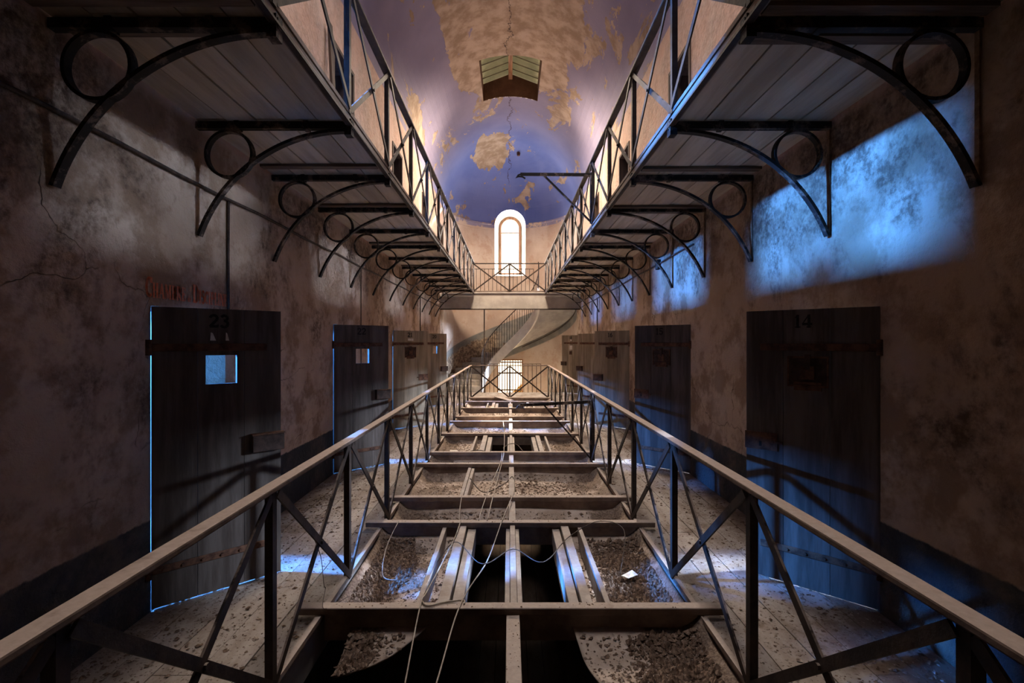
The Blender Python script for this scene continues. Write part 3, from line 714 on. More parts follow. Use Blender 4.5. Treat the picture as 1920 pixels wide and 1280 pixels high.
# ------------------------------------------------------------------ lettering
def arc_pts(cx, cy, rx, ry, a0, a1, n=10): return [(cx + rx * math.cos(R(a0 + (a1 - a0) * k / n)), cy + ry * math.sin(R(a0 + (a1 - a0) * k / n))) for k in range(n + 1)]
def sline(*p): return ('t', list(p))
def thick(*p): return ('T', list(p))
GL = {
 'C': (0.75, [('T', arc_pts(.40, .5, .30, .44, 50, 310, 14)), thick((.62, .98), (.62, .74))]),
 'H': (0.95, [thick((.22, 0), (.22, 1)), thick((.73, 0), (.73, 1)), sline((.22, .52), (.73, .52)), sline((.06, .03), (.38, .03)), sline((.06, .97), (.38, .97)), sline((.57, .03), (.89, .03)), sline((.57, .97), (.89, .97))]),
 'A': (0.95, [sline((.14, 0), (.46, 1)), thick((.48, 1), (.78, 0)), sline((.25, .33), (.66, .33)), sline((.02, .03), (.28, .03)), sline((.62, .03), (.93, .03))]),
 'M': (1.15, [sline((.18, 0), (.18, 1)), thick((.22, 1), (.56, .1)), sline((.56, .1), (.9, 1)), thick((.92, 0), (.92, 1)), sline((.05, .03), (.31, .03)), sline((.77, .03), (1.08, .03)), sline((.05, .97), (.28, .97)), sline((.86, .97), (1.08, .97))]),
 'B': (0.82, [thick((.22, 0), (.22, 1)), sline((.06, .03), (.45, .03)), sline((.06, .97), (.45, .97)), sline((.22, .52), (.45, .52)), ('T', arc_pts(.42, .75, .22, .22, 90, -90)), ('T', arc_pts(.44, .27, .26, .24, 90, -90))]),
 'R': (0.90, [thick((.22, 0), (.22, 1)), sline((.06, .03), (.38, .03)), sline((.06, .97), (.45, .97)), sline((.22, .5), (.45, .5)), ('T', arc_pts(.42, .74, .24, .23, 90, -90)), thick((.42, .5), (.74, .03)), sline((.66, .03), (.88, .03))]),
 'E': (0.78, [thick((.22, 0), (.22, 1)), sline((.06, .03), (.66, .03)), sline((.06, .97), (.64, .97)), sline((.22, .5), (.5, .5)), sline((.66, .03), (.66, .25)), sline((.64, .97), (.64, .76)), sline((.5, .4), (.5, .6))]),
 'D': (0.90, [thick((.22, 0), (.22, 1)), sline((.06, .03), (.42, .03)), sline((.06, .97), (.42, .97)), ('T', arc_pts(.38, .5, .36, .46, 90, -90, 14))]),
 'I': (0.48, [thick((.24, 0), (.24, 1)), sline((.07, .03), (.41, .03)), sline((.07, .97), (.41, .97))]),
 'S': (0.72, [('T', arc_pts(.36, .73, .22, .23, 40, 250, 10) + arc_pts(.36, .27, .24, .24, 80, -150, 10)), sline((.56, .98), (.56, .76)), sline((.13, .02), (.13, .24))]),
 'P': (0.80, [thick((.22, 0), (.22, 1)), sline((.06, .03), (.38, .03)), sline((.06, .97), (.45, .97)), sline((.22, .47), (.45, .47)), ('T', arc_pts(.42, .72, .25, .25, 90, -90))]),
 'L': (0.74, [thick((.22, 0), (.22, 1)), sline((.06, .03), (.64, .03)), sline((.06, .97), (.38, .97)), sline((.64, .03), (.64, .28))]),
 'N': (0.98, [sline((.18, 0), (.18, 1)), thick((.2, 1), (.78, 0)), sline((.8, 0), (.8, 1)), sline((.05, .03), (.31, .03)), sline((.05, .97), (.28, .97)), sline((.67, .97), (.93, .97))]),
 'd': (0.55, [('T', arc_pts(.24, .24, .16, .22, 0, 360, 12)), thick((.42, 0), (.42, .85))]),
 'e': (0.52, [('T', arc_pts(.26, .24, .18, .22, -50, -360, 12)), sline((.1, .26), (.44, .26))]),
 ' ': (0.35, []),
 '0': (0.75, [('T', arc_pts(.37, .5, .26, .44, 0, 360, 20))]),
 '1': (0.55, [thick((.28, 0), (.28, 1)), sline((.10, .80), (.28, .97)), sline((.08, .04), (.48, .04))]),
 '2': (0.75, [('T', arc_pts(.36, .72, .24, .23, 165, -35, 12) + [(.12, .08)]), thick((.10, .07), (.66, .07)), sline((.66, .07), (.66, .24))]),
 '3': (0.72, [('T', arc_pts(.34, .74, .22, .21, 150, -90, 10)), ('T', arc_pts(.34, .27, .25, .25, 90, -150, 12))]),
 '4': (0.78, [sline((.5, 1), (.08, .3)), thick((.08, .27), (.72, .27)), thick((.52, 0), (.52, 1)), sline((.36, .04), (.68, .04))]),
 '5': (0.72, [thick((.16, .95), (.62, .95)), sline((.18, .95), (.16, .52)), ('T', arc_pts(.34, .31, .26, .27, 120, -150, 12))]),
 '6': (0.74, [('T', arc_pts(.38, .28, .24, .25, 0, 360, 14)), ('T', [(.56, .92), (.30, .82), (.16, .55), (.14, .30)])]),
 '7': (0.70, [thick((.08, .93), (.64, .93)), thick((.64, .93), (.30, 0))]),
 '8': (0.74, [('T', arc_pts(.37, .75, .20, .20, 0, 360, 14)), ('T', arc_pts(.37, .27, .25, .24, 0, 360, 14))]),
 '9': (0.74, [('T', arc_pts(.37, .72, .24, .25, 0, 360, 14)), ('T', [(.60, .70), (.58, .45), (.44, .18), (.18, .08)])]),
}
def text_mb(txt, height, origin, ux, uz, normal, sizes=None, wide=0.62, thk=0.15, thn=0.06):
    """flat painted letters: origin = lower left, ux/uz = unit directions; returns MB and total length"""
    m = MB(); x = 0.0; o, ux, uz, nn = Vector(origin), Vector(ux), Vector(uz), Vector(normal)
    lay = 0
    for i, ch in enumerate(txt):
        w, strokes = GL[ch]; k = (sizes[i] if sizes else 1.0) * height
        for kind, pts in strokes:
            wd = (thk if kind == 'T' else thn); lay += 1
            for a, c in zip(pts[:-1], pts[1:]):
                A, C = Vector((a[0] * wide, a[1])), Vector((c[0] * wide, c[1])); d = C - A
                if d.length < 1e-6: continue
                d.normalize(); pn = Vector((-d.y, d.x)); hw = wd / 2
                q = [A - d * hw * .3 + pn * hw, A - d * hw * .3 - pn * hw, C + d * hw * .3 - pn * hw, C + d * hw * .3 + pn * hw]
                m.add([o + ux * (x + p.x * k) + uz * (p.y * k) + nn * (0.0015 + 0.00005 * lay) for p in q], [(0, 1, 2, 3)])
        x += w * wide * k
    return m, x
T_ = 'CHAMBRE de DISCIPLINE'
sz = [1.35 if i in (0, 11) else (0.55 if i in (8, 9) else 1.0) for i in range(len(T_))]
m, ln = text_mb(T_, 0.093, (0, 0, 0), (0, 1, 0), (0, 0, 1), (1, 0, 0), sz, 0.62, 0.165, 0.07)
m.v = [(XL + v[0] + 0.002, 2.925 + v[1] * 0.84 / ln, 1.985 + v[2]) for v in m.v]
tag(m.build('painted_lettering', 'red_paint', wall_left), 'faded red lettering CHAMBRE de DISCIPLINE')

# ------------------------------------------------------------------ cell doors
def make_door(idx, side, k, ang, num, feature, lock, mat, label, width=0.755):
    X = XL if side == 0 else XR; s = 1 if side == 0 else -1
    dx, dy = s * math.sin(ang), math.cos(ang)
    y = DOOR_Y[k]
    root = empty(f'door_{idx}', (X + s * 0.004, y + 0.008, 0.015), math.atan2(dy, dx))
    tag(root, label, 'door', kind='structure')
    f = -1 if side == 0 else 1                    # outward face in the local frame
    H = 1.91; t = 0.045; wb = width / 3
    hole = (0.285, 0.47, 1.40, 1.595) if feature in ('hole', 'hole_small') else None
    if feature == 'hole_small': hole = (0.31, 0.45, 1.38, 1.58)
    edges = [-0.005 if side == 0 else -0.022, 0.24, 0.515, width]
    for i in range(3):
        a, c = edges[i] + (0.0015 if i else 0), edges[i + 1] - 0.0015
        m = MB(); top = H - (0.03 if i == 2 else 0.0) * 0
        if i == 1 and hole:
            m.box(a, c, -t / 2, t / 2, 0, hole[2]); m.box(a, c, -t / 2, t / 2, hole[3], top)
            m.box(a, hole[0], -t / 2, t / 2, hole[2], hole[3]); m.box(hole[1], c, -t / 2, t / 2, hole[2], hole[3])
        else: m.box(a, c, -t / 2, t / 2, 0, top)
        m.build('board', mat, root, local=True)
    yf = f * t / 2
    def plate(name, x0, x1, z0, z1, d, mt, par=root, y_=None):
        q = MB(); yy = yf if y_ is None else y_; q.box(x0, x1, min(yy, yy + f * d), max(yy, yy + f * d), z0, z1); return q.build(name, mt, par, local=True)
    bevel(plate('strap', -0.02, 0.66, 1.625, 1.675, 0.012, 'rust_plate'), 0.004)
    bevel(plate('strap', -0.02, 0.66, 0.215, 0.262, 0.012, 'rust_plate'), 0.004)
    for z in (1.60, 0.19):
        q = MB(); q.tube([(-0.022, yf + f * 0.004, z), (-0.022, yf + f * 0.004, z + 0.10)], 0.019, 8); q.build('hinge', 'rust_plate', root, smooth=True, local=True)
    st = MB()
    for z in (1.65, 0.238):
        for u in (0.06, 0.16, 0.27, 0.38, 0.49, 0.61): st.tube([(u, yf + f * 0.010, z), (u, yf + f * 0.019, z)], 0.010, 6)
    st.build('rivets', 'rust_plate', root, local=True)['kind'] = 'stuff'
    if lock == 'box':
        lk = bevel(plate('lock', width - 0.20, width + 0.012, 0.905, 1.025, 0.05, 'lock_box'), 0.006); kz = 0.95
        plate('lock_strip', width - 0.20, width + 0.014, 1.025, 1.035, 0.055, 'rust_plate', lk)
    else:
        lk = plate('lock', width - 0.205, width + 0.006, 0.91, 1.035, 0.008, 'rust_plate')
        plate('keyhole', width - 0.105, width - 0.088, 0.935, 0.97, 0.010, 'black_paint', lk)
        plate('bolt', width - 0.24, width - 0.19, 0.965, 0.98, 0.02, 'rust_plate', lk)
    if feature == 'hatch':
        hp = plate('hatch', 0.255, 0.475, 1.39, 1.575, 0.012, 'lock_box')
        plate('hatch_frame', 0.245, 0.485, 1.575, 1.587, 0.018, 'rust_plate'); plate('hatch_frame', 0.245, 0.485, 1.378, 1.39, 0.018, 'rust_plate')
        plate('hatch_frame', 0.245, 0.255, 1.39, 1.575, 0.018, 'rust_plate'); plate('hatch_frame', 0.475, 0.485, 1.39, 1.575, 0.018, 'rust_plate')
        plate('shutter', 0.325, 0.405, 1.43, 1.52, 0.026, 'rust_plate', hp); plate('latch', 0.35, 0.38, 1.50, 1.60, 0.032, 'lock_box', hp)
        plate('bolt', 0.285, 0.445, 1.355, 1.376, 0.02, 'rust_plate'); plate('bolt', 0.285, 0.445, 1.395, 1.412, 0.03, 'rust_plate')
    if feature == 'paper':
        plate('paper', 0.315, 0.435, 1.43, 1.57, 0.002, 'paper'); plate('latch', 0.34, 0.42, 1.27, 1.38, 0.03, 'rust_plate')
        plate('paper', 0.345, 0.405, 1.72, 1.77, 0.002, 'paper')
    if feature == 'hatch' and num == '21': plate('paper', 0.31, 0.43, 1.71, 1.755, 0.002, 'paper')
    if num == '23':
        for u, w in ((0.31, 0.034), (0.40, 0.022)):
            q = MB(); q.add([(u, yf + f * 0.002, 1.695), (u + w, yf + f * 0.002, 1.695), (u + w * .45, yf + f * 0.002, 1.745), (u + w * .1, yf + f * 0.002, 1.75)], [(0, 1, 2, 3)]); q.build('paper_scrap', 'paper', root, local=True)
    if num:
        if f == -1: m, L = text_mb(num, 0.085, (0.30, yf, 1.785), (1, 0, 0), (0, 0, 1), (0, f, 0), None, 1.0, 0.20, 0.08)
        else: m, L = text_mb(num, 0.085, (0.45, yf, 1.785), (-1, 0, 0), (0, 0, 1), (0, f, 0), None, 1.0, 0.20, 0.08)
        m.build('painted_number', 'black_paint', root, local=True)
    return root
A = R(49)
make_door(1, 0, 0, A, '23', 'hole', 'box', 'door_wood', 'dark wooden cell door numbered 23 with square peephole, standing open')
make_door(2, 0, 1, A, '22', 'hole', 'box', 'door_wood', 'dark wooden cell door numbered 22 with square peephole, standing open')
make_door(3, 0, 2, R(50), '21', 'hatch', 'plate', 'door_wood_pale', 'brown wooden cell door numbered 21 with small hatch, standing open')
make_door(4, 0, 3, R(47), '20', 'hole_small', 'box', 'door_wood_pale', 'brown wooden cell door numbered 20 with narrow peephole, standing open')
make_door(5, 0, 4, R(2), '19', 'hatch', 'plate', 'door_wood_pale', 'closed wooden cell door numbered 19 just before the stairwell')
make_door(6, 1, 0, R(48), '14', 'hatch', 'plate', 'door_wood', 'large dark wooden cell door numbered 14 with iron hatch, lit blue below')
make_door(7, 1, 1, R(48), '15', 'hatch', 'plate', 'door_wood', 'dark wooden cell door numbered 15 with iron hatch, lit blue below')
make_door(8, 1, 2, R(48), '16', 'hatch', 'box', 'door_wood_pale', 'brown wooden cell door numbered 16 with small hatch')
make_door(9, 1, 3, R(36), '', 'plain', 'box', 'door_wood_pale', 'plain brown wooden cell door without number, behind door 16')
make_door(10, 1, 4, R(46), '18', 'paper', 'box', 'door_wood_pale', 'brown wooden cell door numbered 18 with a white paper pinned on it')

# ------------------------------------------------------------------ pipes, cables and fittings on the walls
def pipe(name, pts, r, mat, label, cat='pipe', group=None, n=8):
    m = MB(); m.tube(pts, r, n); o = m.build(name, mat, origin=tuple(pts[0]), smooth=True); return tag(o, label, cat, group)
pts = [(XL + 0.016, 0.2 + 0.5 * k, 2.845 + 0.008 * math.sin(k * 1.7)) for k in range(32)]
pipe('wall_cable', pts, 0.013, 'pipe_dark', 'dark cable running the whole wall above cells 20 to 23', 'cable')
pipe('wall_conduit', [(XL + 0.014, 3.77, 2.83), (XL + 0.014, 3.765, 2.4), (XL + 0.014, 3.77, 1.94)], 0.011, 'pipe_dark', 'thin vertical conduit dropping behind the top of door 23')
pipe('wall_conduit', [(XL + 0.012, 7.15, 2.83), (XL + 0.012, 7.15, 0.6)], 0.007, 'pipe_dark', 'thin vertical wire on the wall between doors 22 and 21')
pipe('wall_conduit', [(XL + 0.012, 11.9, 2.83), (XL + 0.012, 11.9, 1.93)], 0.012, 'pipe_dark', 'thin vertical conduit between doors 21 and 20')
pts = [(XR - 0.016, 5.9 + 0.5 * k, 2.93 + 0.008 * math.sin(k * 1.3) - 0.006 * k) for k in range(20)]
pipe('wall_cable', pts, 0.013, 'pipe_dark', 'dark cable along the wall above cells 15 to 18', 'cable')
pipe('wall_conduit', [(XR - 0.014, 12.35, 2.87), (XR - 0.014, 12.35, 1.93)], 0.012, 'pipe_dark', 'thin vertical conduit above the plain unnumbered door')
m = MB(); m.box(XR - 0.06, XR - 0.002, 7.20, 7.31, 2.82, 2.97); tag(bevel(m.build('junction_box', 'bracket_iron', origin=(XR, 7.25, 2.82)), 0.008), 'small dark junction box on the cable above doors 15 and 16', 'junction box')

# ------------------------------------------------------------------ swing arms on the void edge
def make_arm(z_top, z_low, drop, label):
    y = PY(6); root = empty('swing_arm', (VR - 0.03, y, z_low)); tag(root, label, 'swing arm', 'iron swing arms over the void')
    m = MB(); m.bar((0, 0, z_top - z_low), (-1.0, -0.02, z_top - z_low - drop), (0, 0, 1), 0.042, 0.022); m.build('jib', 'bracket_iron', root, local=True)
    m = MB(); m.bar((-0.66, -0.012, z_top - z_low - drop * .66 - 0.02), (-0.01, 0, 0.03), (0, 1, 0), 0.03, 0.022); m.build('strut', 'bracket_iron', root, local=True)
    m = MB(); m.tube([(-1.0, -0.02, z_top - z_low - drop), (-1.03, -0.02, z_top - z_low - drop - 0.012), (-1.06, -0.02, z_top - z_low - drop - 0.05), (-1.02, -0.02, z_top - z_low - drop - 0.03), (-0.97, -0.02, z_top - z_low - drop - 0.035), (-0.93, -0.02, z_top - z_low - drop - 0.06)], 0.012, 6)
    m.build('hook', 'bracket_iron', root, smooth=True, local=True)
    m = MB(); m.tube([(0, 0, 0), (0, 0, z_top - z_low + 0.03)], 0.017, 8); m.build('pivot', 'bracket_iron', root, smooth=True, local=True)
make_arm(0.855, 0.03, 0.045, 'black iron swing arm reaching over the floor void')
make_arm(4.065, Z_UP + 0.03, 0.0, 'black iron swing arm high on the upper gallery railing')

# ------------------------------------------------------------------ leaning boards on the upper gallery, hook in the dome
m = MB(); m.bar((XL + 0.22, 5.62, Z_UP), (XL + 0.06, 5.78, 5.62), (0, 1, 0), 0.10, 0.03)
tag(m.build('leaning_board', 'upper_door_frame', origin=(XL + 0.22, 5.62, Z_UP)), 'dark board leaning on the wall of the upper gallery', 'board')
hx, hy = 0.33, 16.85; hz = SPRING + math.sqrt(RAD ** 2 - (hx - XC) ** 2 - (hy - YC) ** 2)
m = MB(); m.tube([(hx, hy, hz + 0.02), (hx, hy, hz - 0.10)], [0.07, 0.05], 10); tag(m.build('lamp_socket', 'rust_plate', origin=(hx, hy, hz)), 'small rusty lamp rose on the blue half dome', 'lamp socket')

# ------------------------------------------------------------------ rooflight deck over the void: beams, sheets, boards, debris
BEAMS = [1.25, 2.90, 4.26, 4.95, 6.30, 6.96, 8.37, 9.67, 10.30, 11.63, 12.90, 13.80]
for i, y in enumerate(BEAMS):
    root = empty('cross_beam', (0, y, 0)); tag(root, f'dusty timber cross beam over the void, {ORD[i]} from the front', 'beam', 'cross beams of the void', 'thing')
    e = 0.13 if i in (0, 1, 2, 3, 4) else 0.06
    m = MB(); m.box(VL - e, VR + e, -0.035, 0.035, 0.030, 0.075); bevel(m.build('flange', 'beam_wood', root, local=True), 0.004)
    m = MB(); m.box(VL + 0.03, VR - 0.03, -0.02, 0.02, -0.13, 0.030); m.build('web', 'beam_wood', root, local=True)
def sheet_z(x, y, a, c):
    v = min(1.0, max(0.0, (y - a) / (c - a))); u = min(1, max(0, (x - VL) / (VR - VL)))
    e = min(v, 1 - v) * (c - a); eu = min(u, 1 - u) * (VR - VL)
    z = -0.135 + 0.085 * max(0.0, 1 - e / 0.20) ** 2.2 + 0.10 * max(0.0, 1 - eu / 0.16) ** 2
    return z + 0.012 * math.sin(3.1 * x + y * 2.3) * math.sin(2.2 * y)
def octa(n):
    base = np.array([(1, 0, 0), (-1, 0, 0), (0, 1, 0), (0, -1, 0), (0, 0, 1), (0, 0, -1)], float)
    fc = np.array([(0, 2, 4), (2, 1, 4), (1, 3, 4), (3, 0, 4), (2, 0, 5), (1, 2, 5), (3, 1, 5), (0, 3, 5)])
    return base, fc
def scatter(name, mat, label, pts, smin, smax, flat=0.7, power=2.5, cat='debris'):
    n = len(pts); base, fc = octa(n); pts = np.array(pts)
    sz_ = smin + (smax - smin) * rng.random(n) ** power
    v = base[None] * (0.55 + 0.75 * rng.random((n, 6, 1)))
    sc = np.stack([0.6 + 0.8 * rng.random(n), 0.6 + 0.8 * rng.random(n), flat * (0.5 + 0.8 * rng.random(n))], 1)
    v = v * sc[:, None, :] * sz_[:, None, None]
    a = rng.random(n) * 2 * PI; ca, sa = np.cos(a)[:, None], np.sin(a)[:, None]
    x = v[..., 0] * ca - v[..., 1] * sa; y = v[..., 0] * sa + v[..., 1] * ca
    v = np.stack([x, y, v[..., 2]], -1) + pts[:, None, :]
    v[..., 2] += (sz_ * flat * 0.3)[:, None]
    f = (fc[None] + (np.arange(n) * 6)[:, None, None]).reshape(-1, 3)
    o0 = pts.mean(0)
    me = bpy.data.meshes.new(name); me.from_pydata((v.reshape(-1, 3) - o0).tolist(), [], f.tolist()); me.materials.append(M[mat])
    o = bpy.data.objects.new(name, me); COL.objects.link(o); o.location = o0
    return tag(o, label, cat, kind='stuff')
PANELS = [(1.29, 2.86, 'hole'), (2.94, 4.22, 'light'), (4.30, 4.91, 'narrow'), (4.99, 6.26, 'board'), (6.34, 6.92, 'narrow'), (7.00, 8.33, 'light'),
          (8.41, 9.63, 'sheet'), (9.71, 10.26, 'narrow'), (10.34, 11.59, 'sheet'), (11.67, 12.86, 'light'), (12.94, 13.76, 'sheet'), (13.84, 14.24, 'narrow')]
for i, (a, c, kind) in enumerate(PANELS):
    root = empty('deck_panel', (0, (a + c) / 2, -0.13)); wordy = ORD[i]
    tag(root, {'hole': 'broken deck panel with a gaping dark hole at the very front of the void', 'light': f'deck panel with two dark skylight openings, {wordy} panel of the void from the front',
               'narrow': f'narrow sagging deck panel between paired beams, {wordy} panel of the void from the front', 'board': 'deck panel with an extra side board, fourth panel of the void from the front',
               'sheet': f'plain debris-strewn deck panel, {wordy} panel of the void from the front'}[kind], 'deck panel', 'deck panels of the void')
    def spans(y):
        A, B = VL + 0.004, VR - 0.004
        if kind == 'hole': return [None if y < 2.585 else (-0.975, -0.97 + 0.46 * ((y - 2.58) / 0.30) ** 0.7), (0.37 + 0.16 * math.sin(min(1.0, (2.88 - y) / 0.5) * PI / 2) + 0.03 * math.sin(y * 9), B)]
        if kind == 'light': return [(A, -0.30), (0.385, B)]
        return [(A, B)]
    def inside(x, y): return any(q and q[0] + 0.01 < x < q[1] - 0.01 for q in spans(y))
    nsp = len(spans(2.8)); ys = [a - 0.02 + (c - a + 0.04) * k / 22 for k in range(23)]
    if kind == 'hole': ys = sorted(ys + [2.586, 2.60, 2.64, 2.68])
    for sp in range(nsp):
        m = MB(); rows = [(y, spans(y)[sp]) for y in ys]; rows = [(y, q) for y, q in rows if q]; nx = 26
        m.strip([[(q[0] + (q[1] - q[0]) * k / nx, y, sheet_z(q[0] + (q[1] - q[0]) * k / nx, y, a, c)) for k in range(nx + 1)] for y, q in rows], closed_section=False, caps=False)
        sh = m.build('sheet', 'sheet', root, smooth=True)
        if sum(p.normal.z for p in sh.data.polygons) < 0: sh.data.flip_normals()
        so = sh.modifiers.new('solid', 'SOLIDIFY'); so.thickness = 0.012; so.offset = -1
    def board(x0, x1, z0, z1, mt='frame_paint', ya=a, yb=c, tilt=0.0):
        q = MB(); q.box(x0, x1, ya - 0.02, yb + 0.02, z0, z1); return bevel(q.build('board', mt, root), 0.003)
    if kind == 'light':
        for x0, x1, z1 in ((-0.60, -0.565, 0.03), (-0.46, -0.385, 0.045), (-0.372, -0.30, 0.015), (-0.03, 0.003, 0.015), (0.006, 0.05, 0.05), (0.053, 0.085, 0.015), (0.385, 0.45, 0.015), (0.462, 0.53, 0.045), (0.615, 0.65, 0.03)):
            board(x0, x1, -0.12, z1)
    elif kind == 'hole':
        board(-0.018, 0.062, -0.05, 0.035, 'beam_wood')
    else:
        board(-0.005, 0.060, -0.10, 0.035)
        if kind == 'board': board(-0.545, -0.505, -0.10, 0.03); board(-0.50, -0.462, -0.10, 0.02)
    # loose dirt
    def sample(n, xr, yr, ok):
        out = []
        while len(out) < n:
            x, y = random.uniform(*xr), random.uniform(*yr)
            if inside(x, y) and ok(x, y): out.append((x, y, sheet_z(x, y, a, c)))
        return out
    area = {'hole': 0.8, 'light': 1.0}.get(kind, 1.0) * (c - a); near = 1.0 if i < 3 else (0.75 if i < 6 else 0.5)
    okall = lambda x, y: random.random() < 0.30 + 0.7 * (0.5 + 0.5 * math.sin(3.3 * x + 1.7 * y + i)) * (0.5 + 0.5 * math.sin(2.1 * x - 2.9 * y + i * 2))
    if kind in ('hole', 'light') and i < 3:
        heap = lambda x, y: (x < -0.80 + 0.05 * math.sin(y * 7) or x > 0.70) and random.random() < (0.9 if x < 0 else min(1.0, 0.25 + (x - 0.70) * 2.6))
        scatter('dirt_clods', 'clod', f'brown clods of dirt heaped on the {wordy} deck panel', sample(6500, (VL + .05, VR - .05), (a + .02, c - .02), heap), 0.006, 0.024, 0.95, 2.5)
    scatter('debris', 'chip', f'small chips of debris strewn on the {wordy} deck panel', sample(int(2600 * area * near), (VL + .05, VR - .05), (a + .02, c - .02), okall), 0.003 + 0.0006 * min(i, 6), 0.014 + 0.0015 * min(i, 6), 0.6)
    big = i >= 2
    scatter('dirt_crumbs', 'clod', f'dark crumbs strewn on the {wordy} deck panel', sample(int((1000 if big else 1500) * area), (VL + .05, VR - .05), (a + .02, c - .02), okall), 0.007 if big else 0.004, 0.024 if big else 0.016, 0.6, 2.2)

# dust and chips on the walkways, heaviest against the walls
for side, (xa, xb) in enumerate(((XL, VL), (VR, XR))):
    pts = []
    while len(pts) < 9000:
        x, y = random.uniform(xa + 0.035, xb - 0.05), 0.9 + 14.5 * random.random() ** 1.6
        d = abs(x - (XL if side == 0 else XR)) / 1.1
        if random.random() < 0.25 + 0.75 * (1 - d) ** 2: pts.append((x, y, 0.0))
    scatter('walkway_crumbs', 'clod', ['dark crumbs on the walkway past doors 20 to 23', 'dark crumbs on the walkway past doors 14 to 18'][side], pts[::2], 0.004, 0.020, 0.45, 3.0); pts = pts[1::2]
    scatter('walkway_debris', 'chip', ['fine debris on the walkway past doors 20 to 23', 'fine debris on the walkway past doors 14 to 18'][side], pts, 0.003, 0.016, 0.45, 3.0)
# crumbs lying on the near handrails' beams
pts = []
for y in BEAMS[:6]:
    for _ in range(60): pts.append((random.uniform(VL, VR), y + random.uniform(-0.03, 0.03), 0.075))
for _ in range(90): pts.append((random.uniform(-0.015, 0.06), random.uniform(1.4, 2.85), 0.035))
scatter('beam_crumbs', 'clod', 'tiny crumbs lying on the cross beams', pts, 0.003, 0.010, 0.5)

m = MB(); m.box(-0.09, 0.09, -0.5, 0.5, 0, 0.012)
o = m.build('loose_board', 'frame_paint'); o.location = (-0.16, 13.4, 0.083); o.rotation_euler = (0, 0, R(24)); tag(o, 'pale loose board lying askew across the far beams', 'board')
def scrap(x, y, z, w, d, rz, label):
    q = MB(); q.add([(-w, -d, 0.004), (w * .8, -d, 0.010), (w, d * .9, 0.004), (-w * .7, d, 0.016)], [(0, 1, 2, 3)])
    q.add([(-w, -d, 0.0), (w * .8, -d, 0.006), (w, d * .9, 0.0), (-w * .7, d, 0.012)], [(3, 2, 1, 0)])
    q.f += [(0, 1, 5, 4), (1, 2, 6, 5), (2, 3, 7, 6), (3, 0, 4, 7)]
    o = q.build('paper_scrap', 'paper'); o.location = (x, y, z); o.rotation_euler = (0, 0, rz); return tag(o, label, 'scrap')
scrap(-0.93, 7.85, -0.128, 0.075, 0.055, 0.4, 'white paper scrap on the deck panel with the far pair of dark openings')
scrap(0.93, 3.62, -0.10, 0.035, 0.06, -0.9, 'shiny pale scrap among the dirt clods near door 14')

# ------------------------------------------------------------------ loose wires over the void
def smooth_path(pts, n=8):
    P_ = [Vector(p) for p in pts]; out = []
    for i in range(len(P_) - 1):
        p0, p1, p2, p3 = P_[max(i - 1, 0)], P_[i], P_[i + 1], P_[min(i + 2, len(P_) - 1)]
        for k in range(n):
            t = k / n
            out.append(0.5 * ((2 * p1) + (p2 - p0) * t + (2 * p0 - 5 * p1 + 4 * p2 - p3) * t * t + (3 * p1 - p0 - 3 * p2 + p3) * t ** 3))
    out.append(P_[-1]); return out
def wire(pts, r, mat, label):
    q = smooth_path(pts); m = MB(); m.tube(q, r, 6); tag(m.build('wire', mat, origin=tuple(q[0]), smooth=True), label, 'wire', 'loose wires over the void')
wire([(-0.42, 1.6, 0.0), (-0.36, 2.3, 0.02), (-0.30, 2.9, 0.085), (-0.17, 3.5, 0.06), (-0.10, 4.0, 0.07), (-0.06, 4.28, 0.09), (0.03, 4.9, 0.09), (0.05, 5.2, 0.05)], 0.0045, 'wire_pale', 'pale loose wire curling across the front beam between the dark openings')
wire([(-0.53, 1.4, -0.5), (-0.53, 2.2, -0.12), (-0.545, 2.86, 0.085), (-0.54, 3.1, 0.06), (-0.46, 3.9, 0.06), (-0.44, 4.26, 0.085)], 0.0045, 'wire_pale', 'pale wire hanging over the front beam beside the side board')
wire([(-0.545, 2.93, 0.082), (-0.50, 2.88, 0.083), (-0.40, 2.92, 0.083), (-0.29, 2.94, 0.082), (-0.28, 2.90, 0.083)], 0.006, 'wire_pale', 'short pale wire end lying on the front beam')
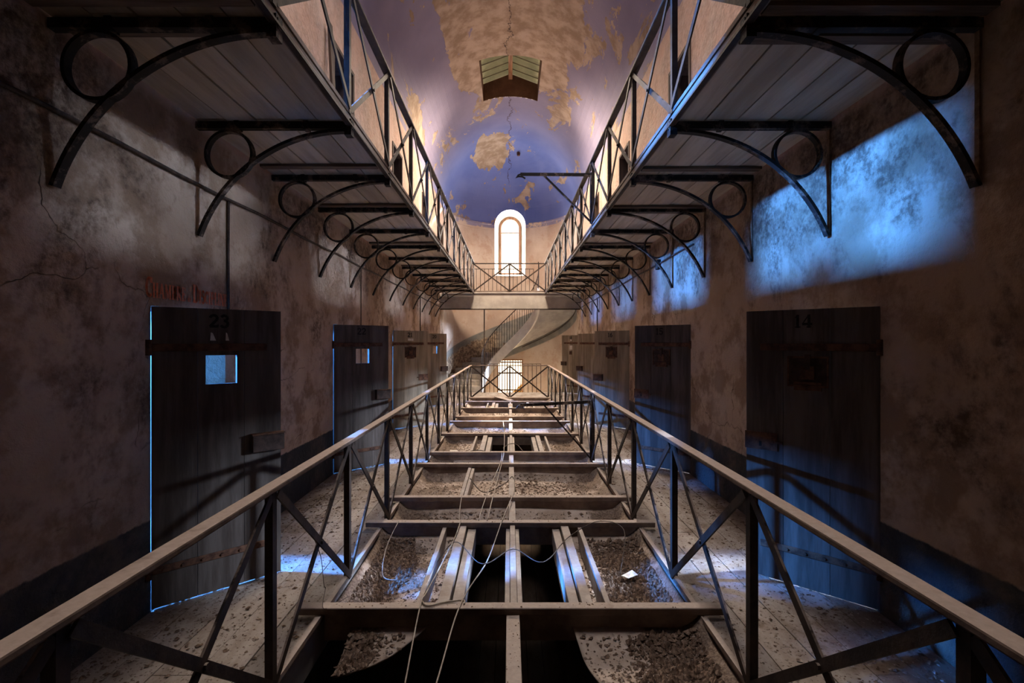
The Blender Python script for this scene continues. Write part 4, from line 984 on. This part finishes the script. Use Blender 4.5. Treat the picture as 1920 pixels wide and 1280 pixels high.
wire([(-0.62, 3.55, -0.09), (-0.45, 3.85, 0.06), (-0.2, 3.45, 0.07), (0.03, 3.72, 0.06), (0.25, 3.5, 0.06), (0.5, 3.95, 0.06), (0.8, 4.23, 0.085), (1.0, 4.1, 0.06), (0.85, 3.6, -0.08)], 0.0035, 'wire_dark', 'dark wire looping across both openings of the front skylight panel')
wire([(-0.50, 4.95, 0.083), (-0.50, 4.72, 0.0), (-0.48, 4.5, -0.1), (-0.46, 4.36, -0.1), (-0.52, 4.32, -0.05)], 0.0045, 'wire_pale', 'pale wire drooping from the side board into the narrow panel')
wire([(-0.20, 4.26, 0.083), (-0.17, 4.95, 0.083), (-0.10, 6.3, 0.083), (-0.08, 6.96, 0.083), (-0.09, 8.37, 0.083), (-0.13, 9.67, 0.083)], 0.005, 'wire_pale', 'long pale wire running back over the beams beside the centre board')
wire([(-0.28, 4.26, 0.083), (-0.24, 4.95, 0.083), (-0.12, 6.3, 0.083), (-0.11, 6.95, 0.083)], 0.0045, 'wire_pale', 'second pale wire running back over the beams')
wire([(-0.48, 5.75, 0.03), (-0.3, 5.5, -0.06), (-0.05, 5.65, 0.0), (0.04, 5.75, 0.05), (0.07, 5.5, -0.05)], 0.006, 'wire_dark', 'dark wire slung between the side board and the centre board')
wire([(-0.10, 7.25, 0.06), (0.0, 7.5, 0.07), (0.12, 7.5, 0.06), (0.22, 7.25, 0.0)], 0.006, 'wire_dark', 'dark wire bent over the centre boards of the second skylight panel')
wire([(-0.60, 7.03, 0.06), (-0.52, 7.12, 0.06), (-0.40, 7.08, 0.06), (-0.33, 7.02, 0.05)], 0.006, 'wire_dark', 'short dark wire on the frame boards of the second skylight panel')
wire([(-1.0, 4.26, 0.083), (-1.02, 3.9, 0.0), (-0.97, 3.6, -0.09), (-0.85, 3.55, -0.1)], 0.0035, 'wire_pale', 'thin pale wire drooping onto the dirt heap near door 23')
wire([(VL + .02, 2.75, 0.55), (VL - 0.02, 2.95, 0.35), (VL + 0.02, 2.9, 0.2), (VL - 0.03, 3.05, 0.1), (VL + 0.04, 2.85, 0.08), (VL + .1, 3.1, 0.02)], 0.002, 'wire_dark', 'thin tangled wire hanging on the railing near door 23')
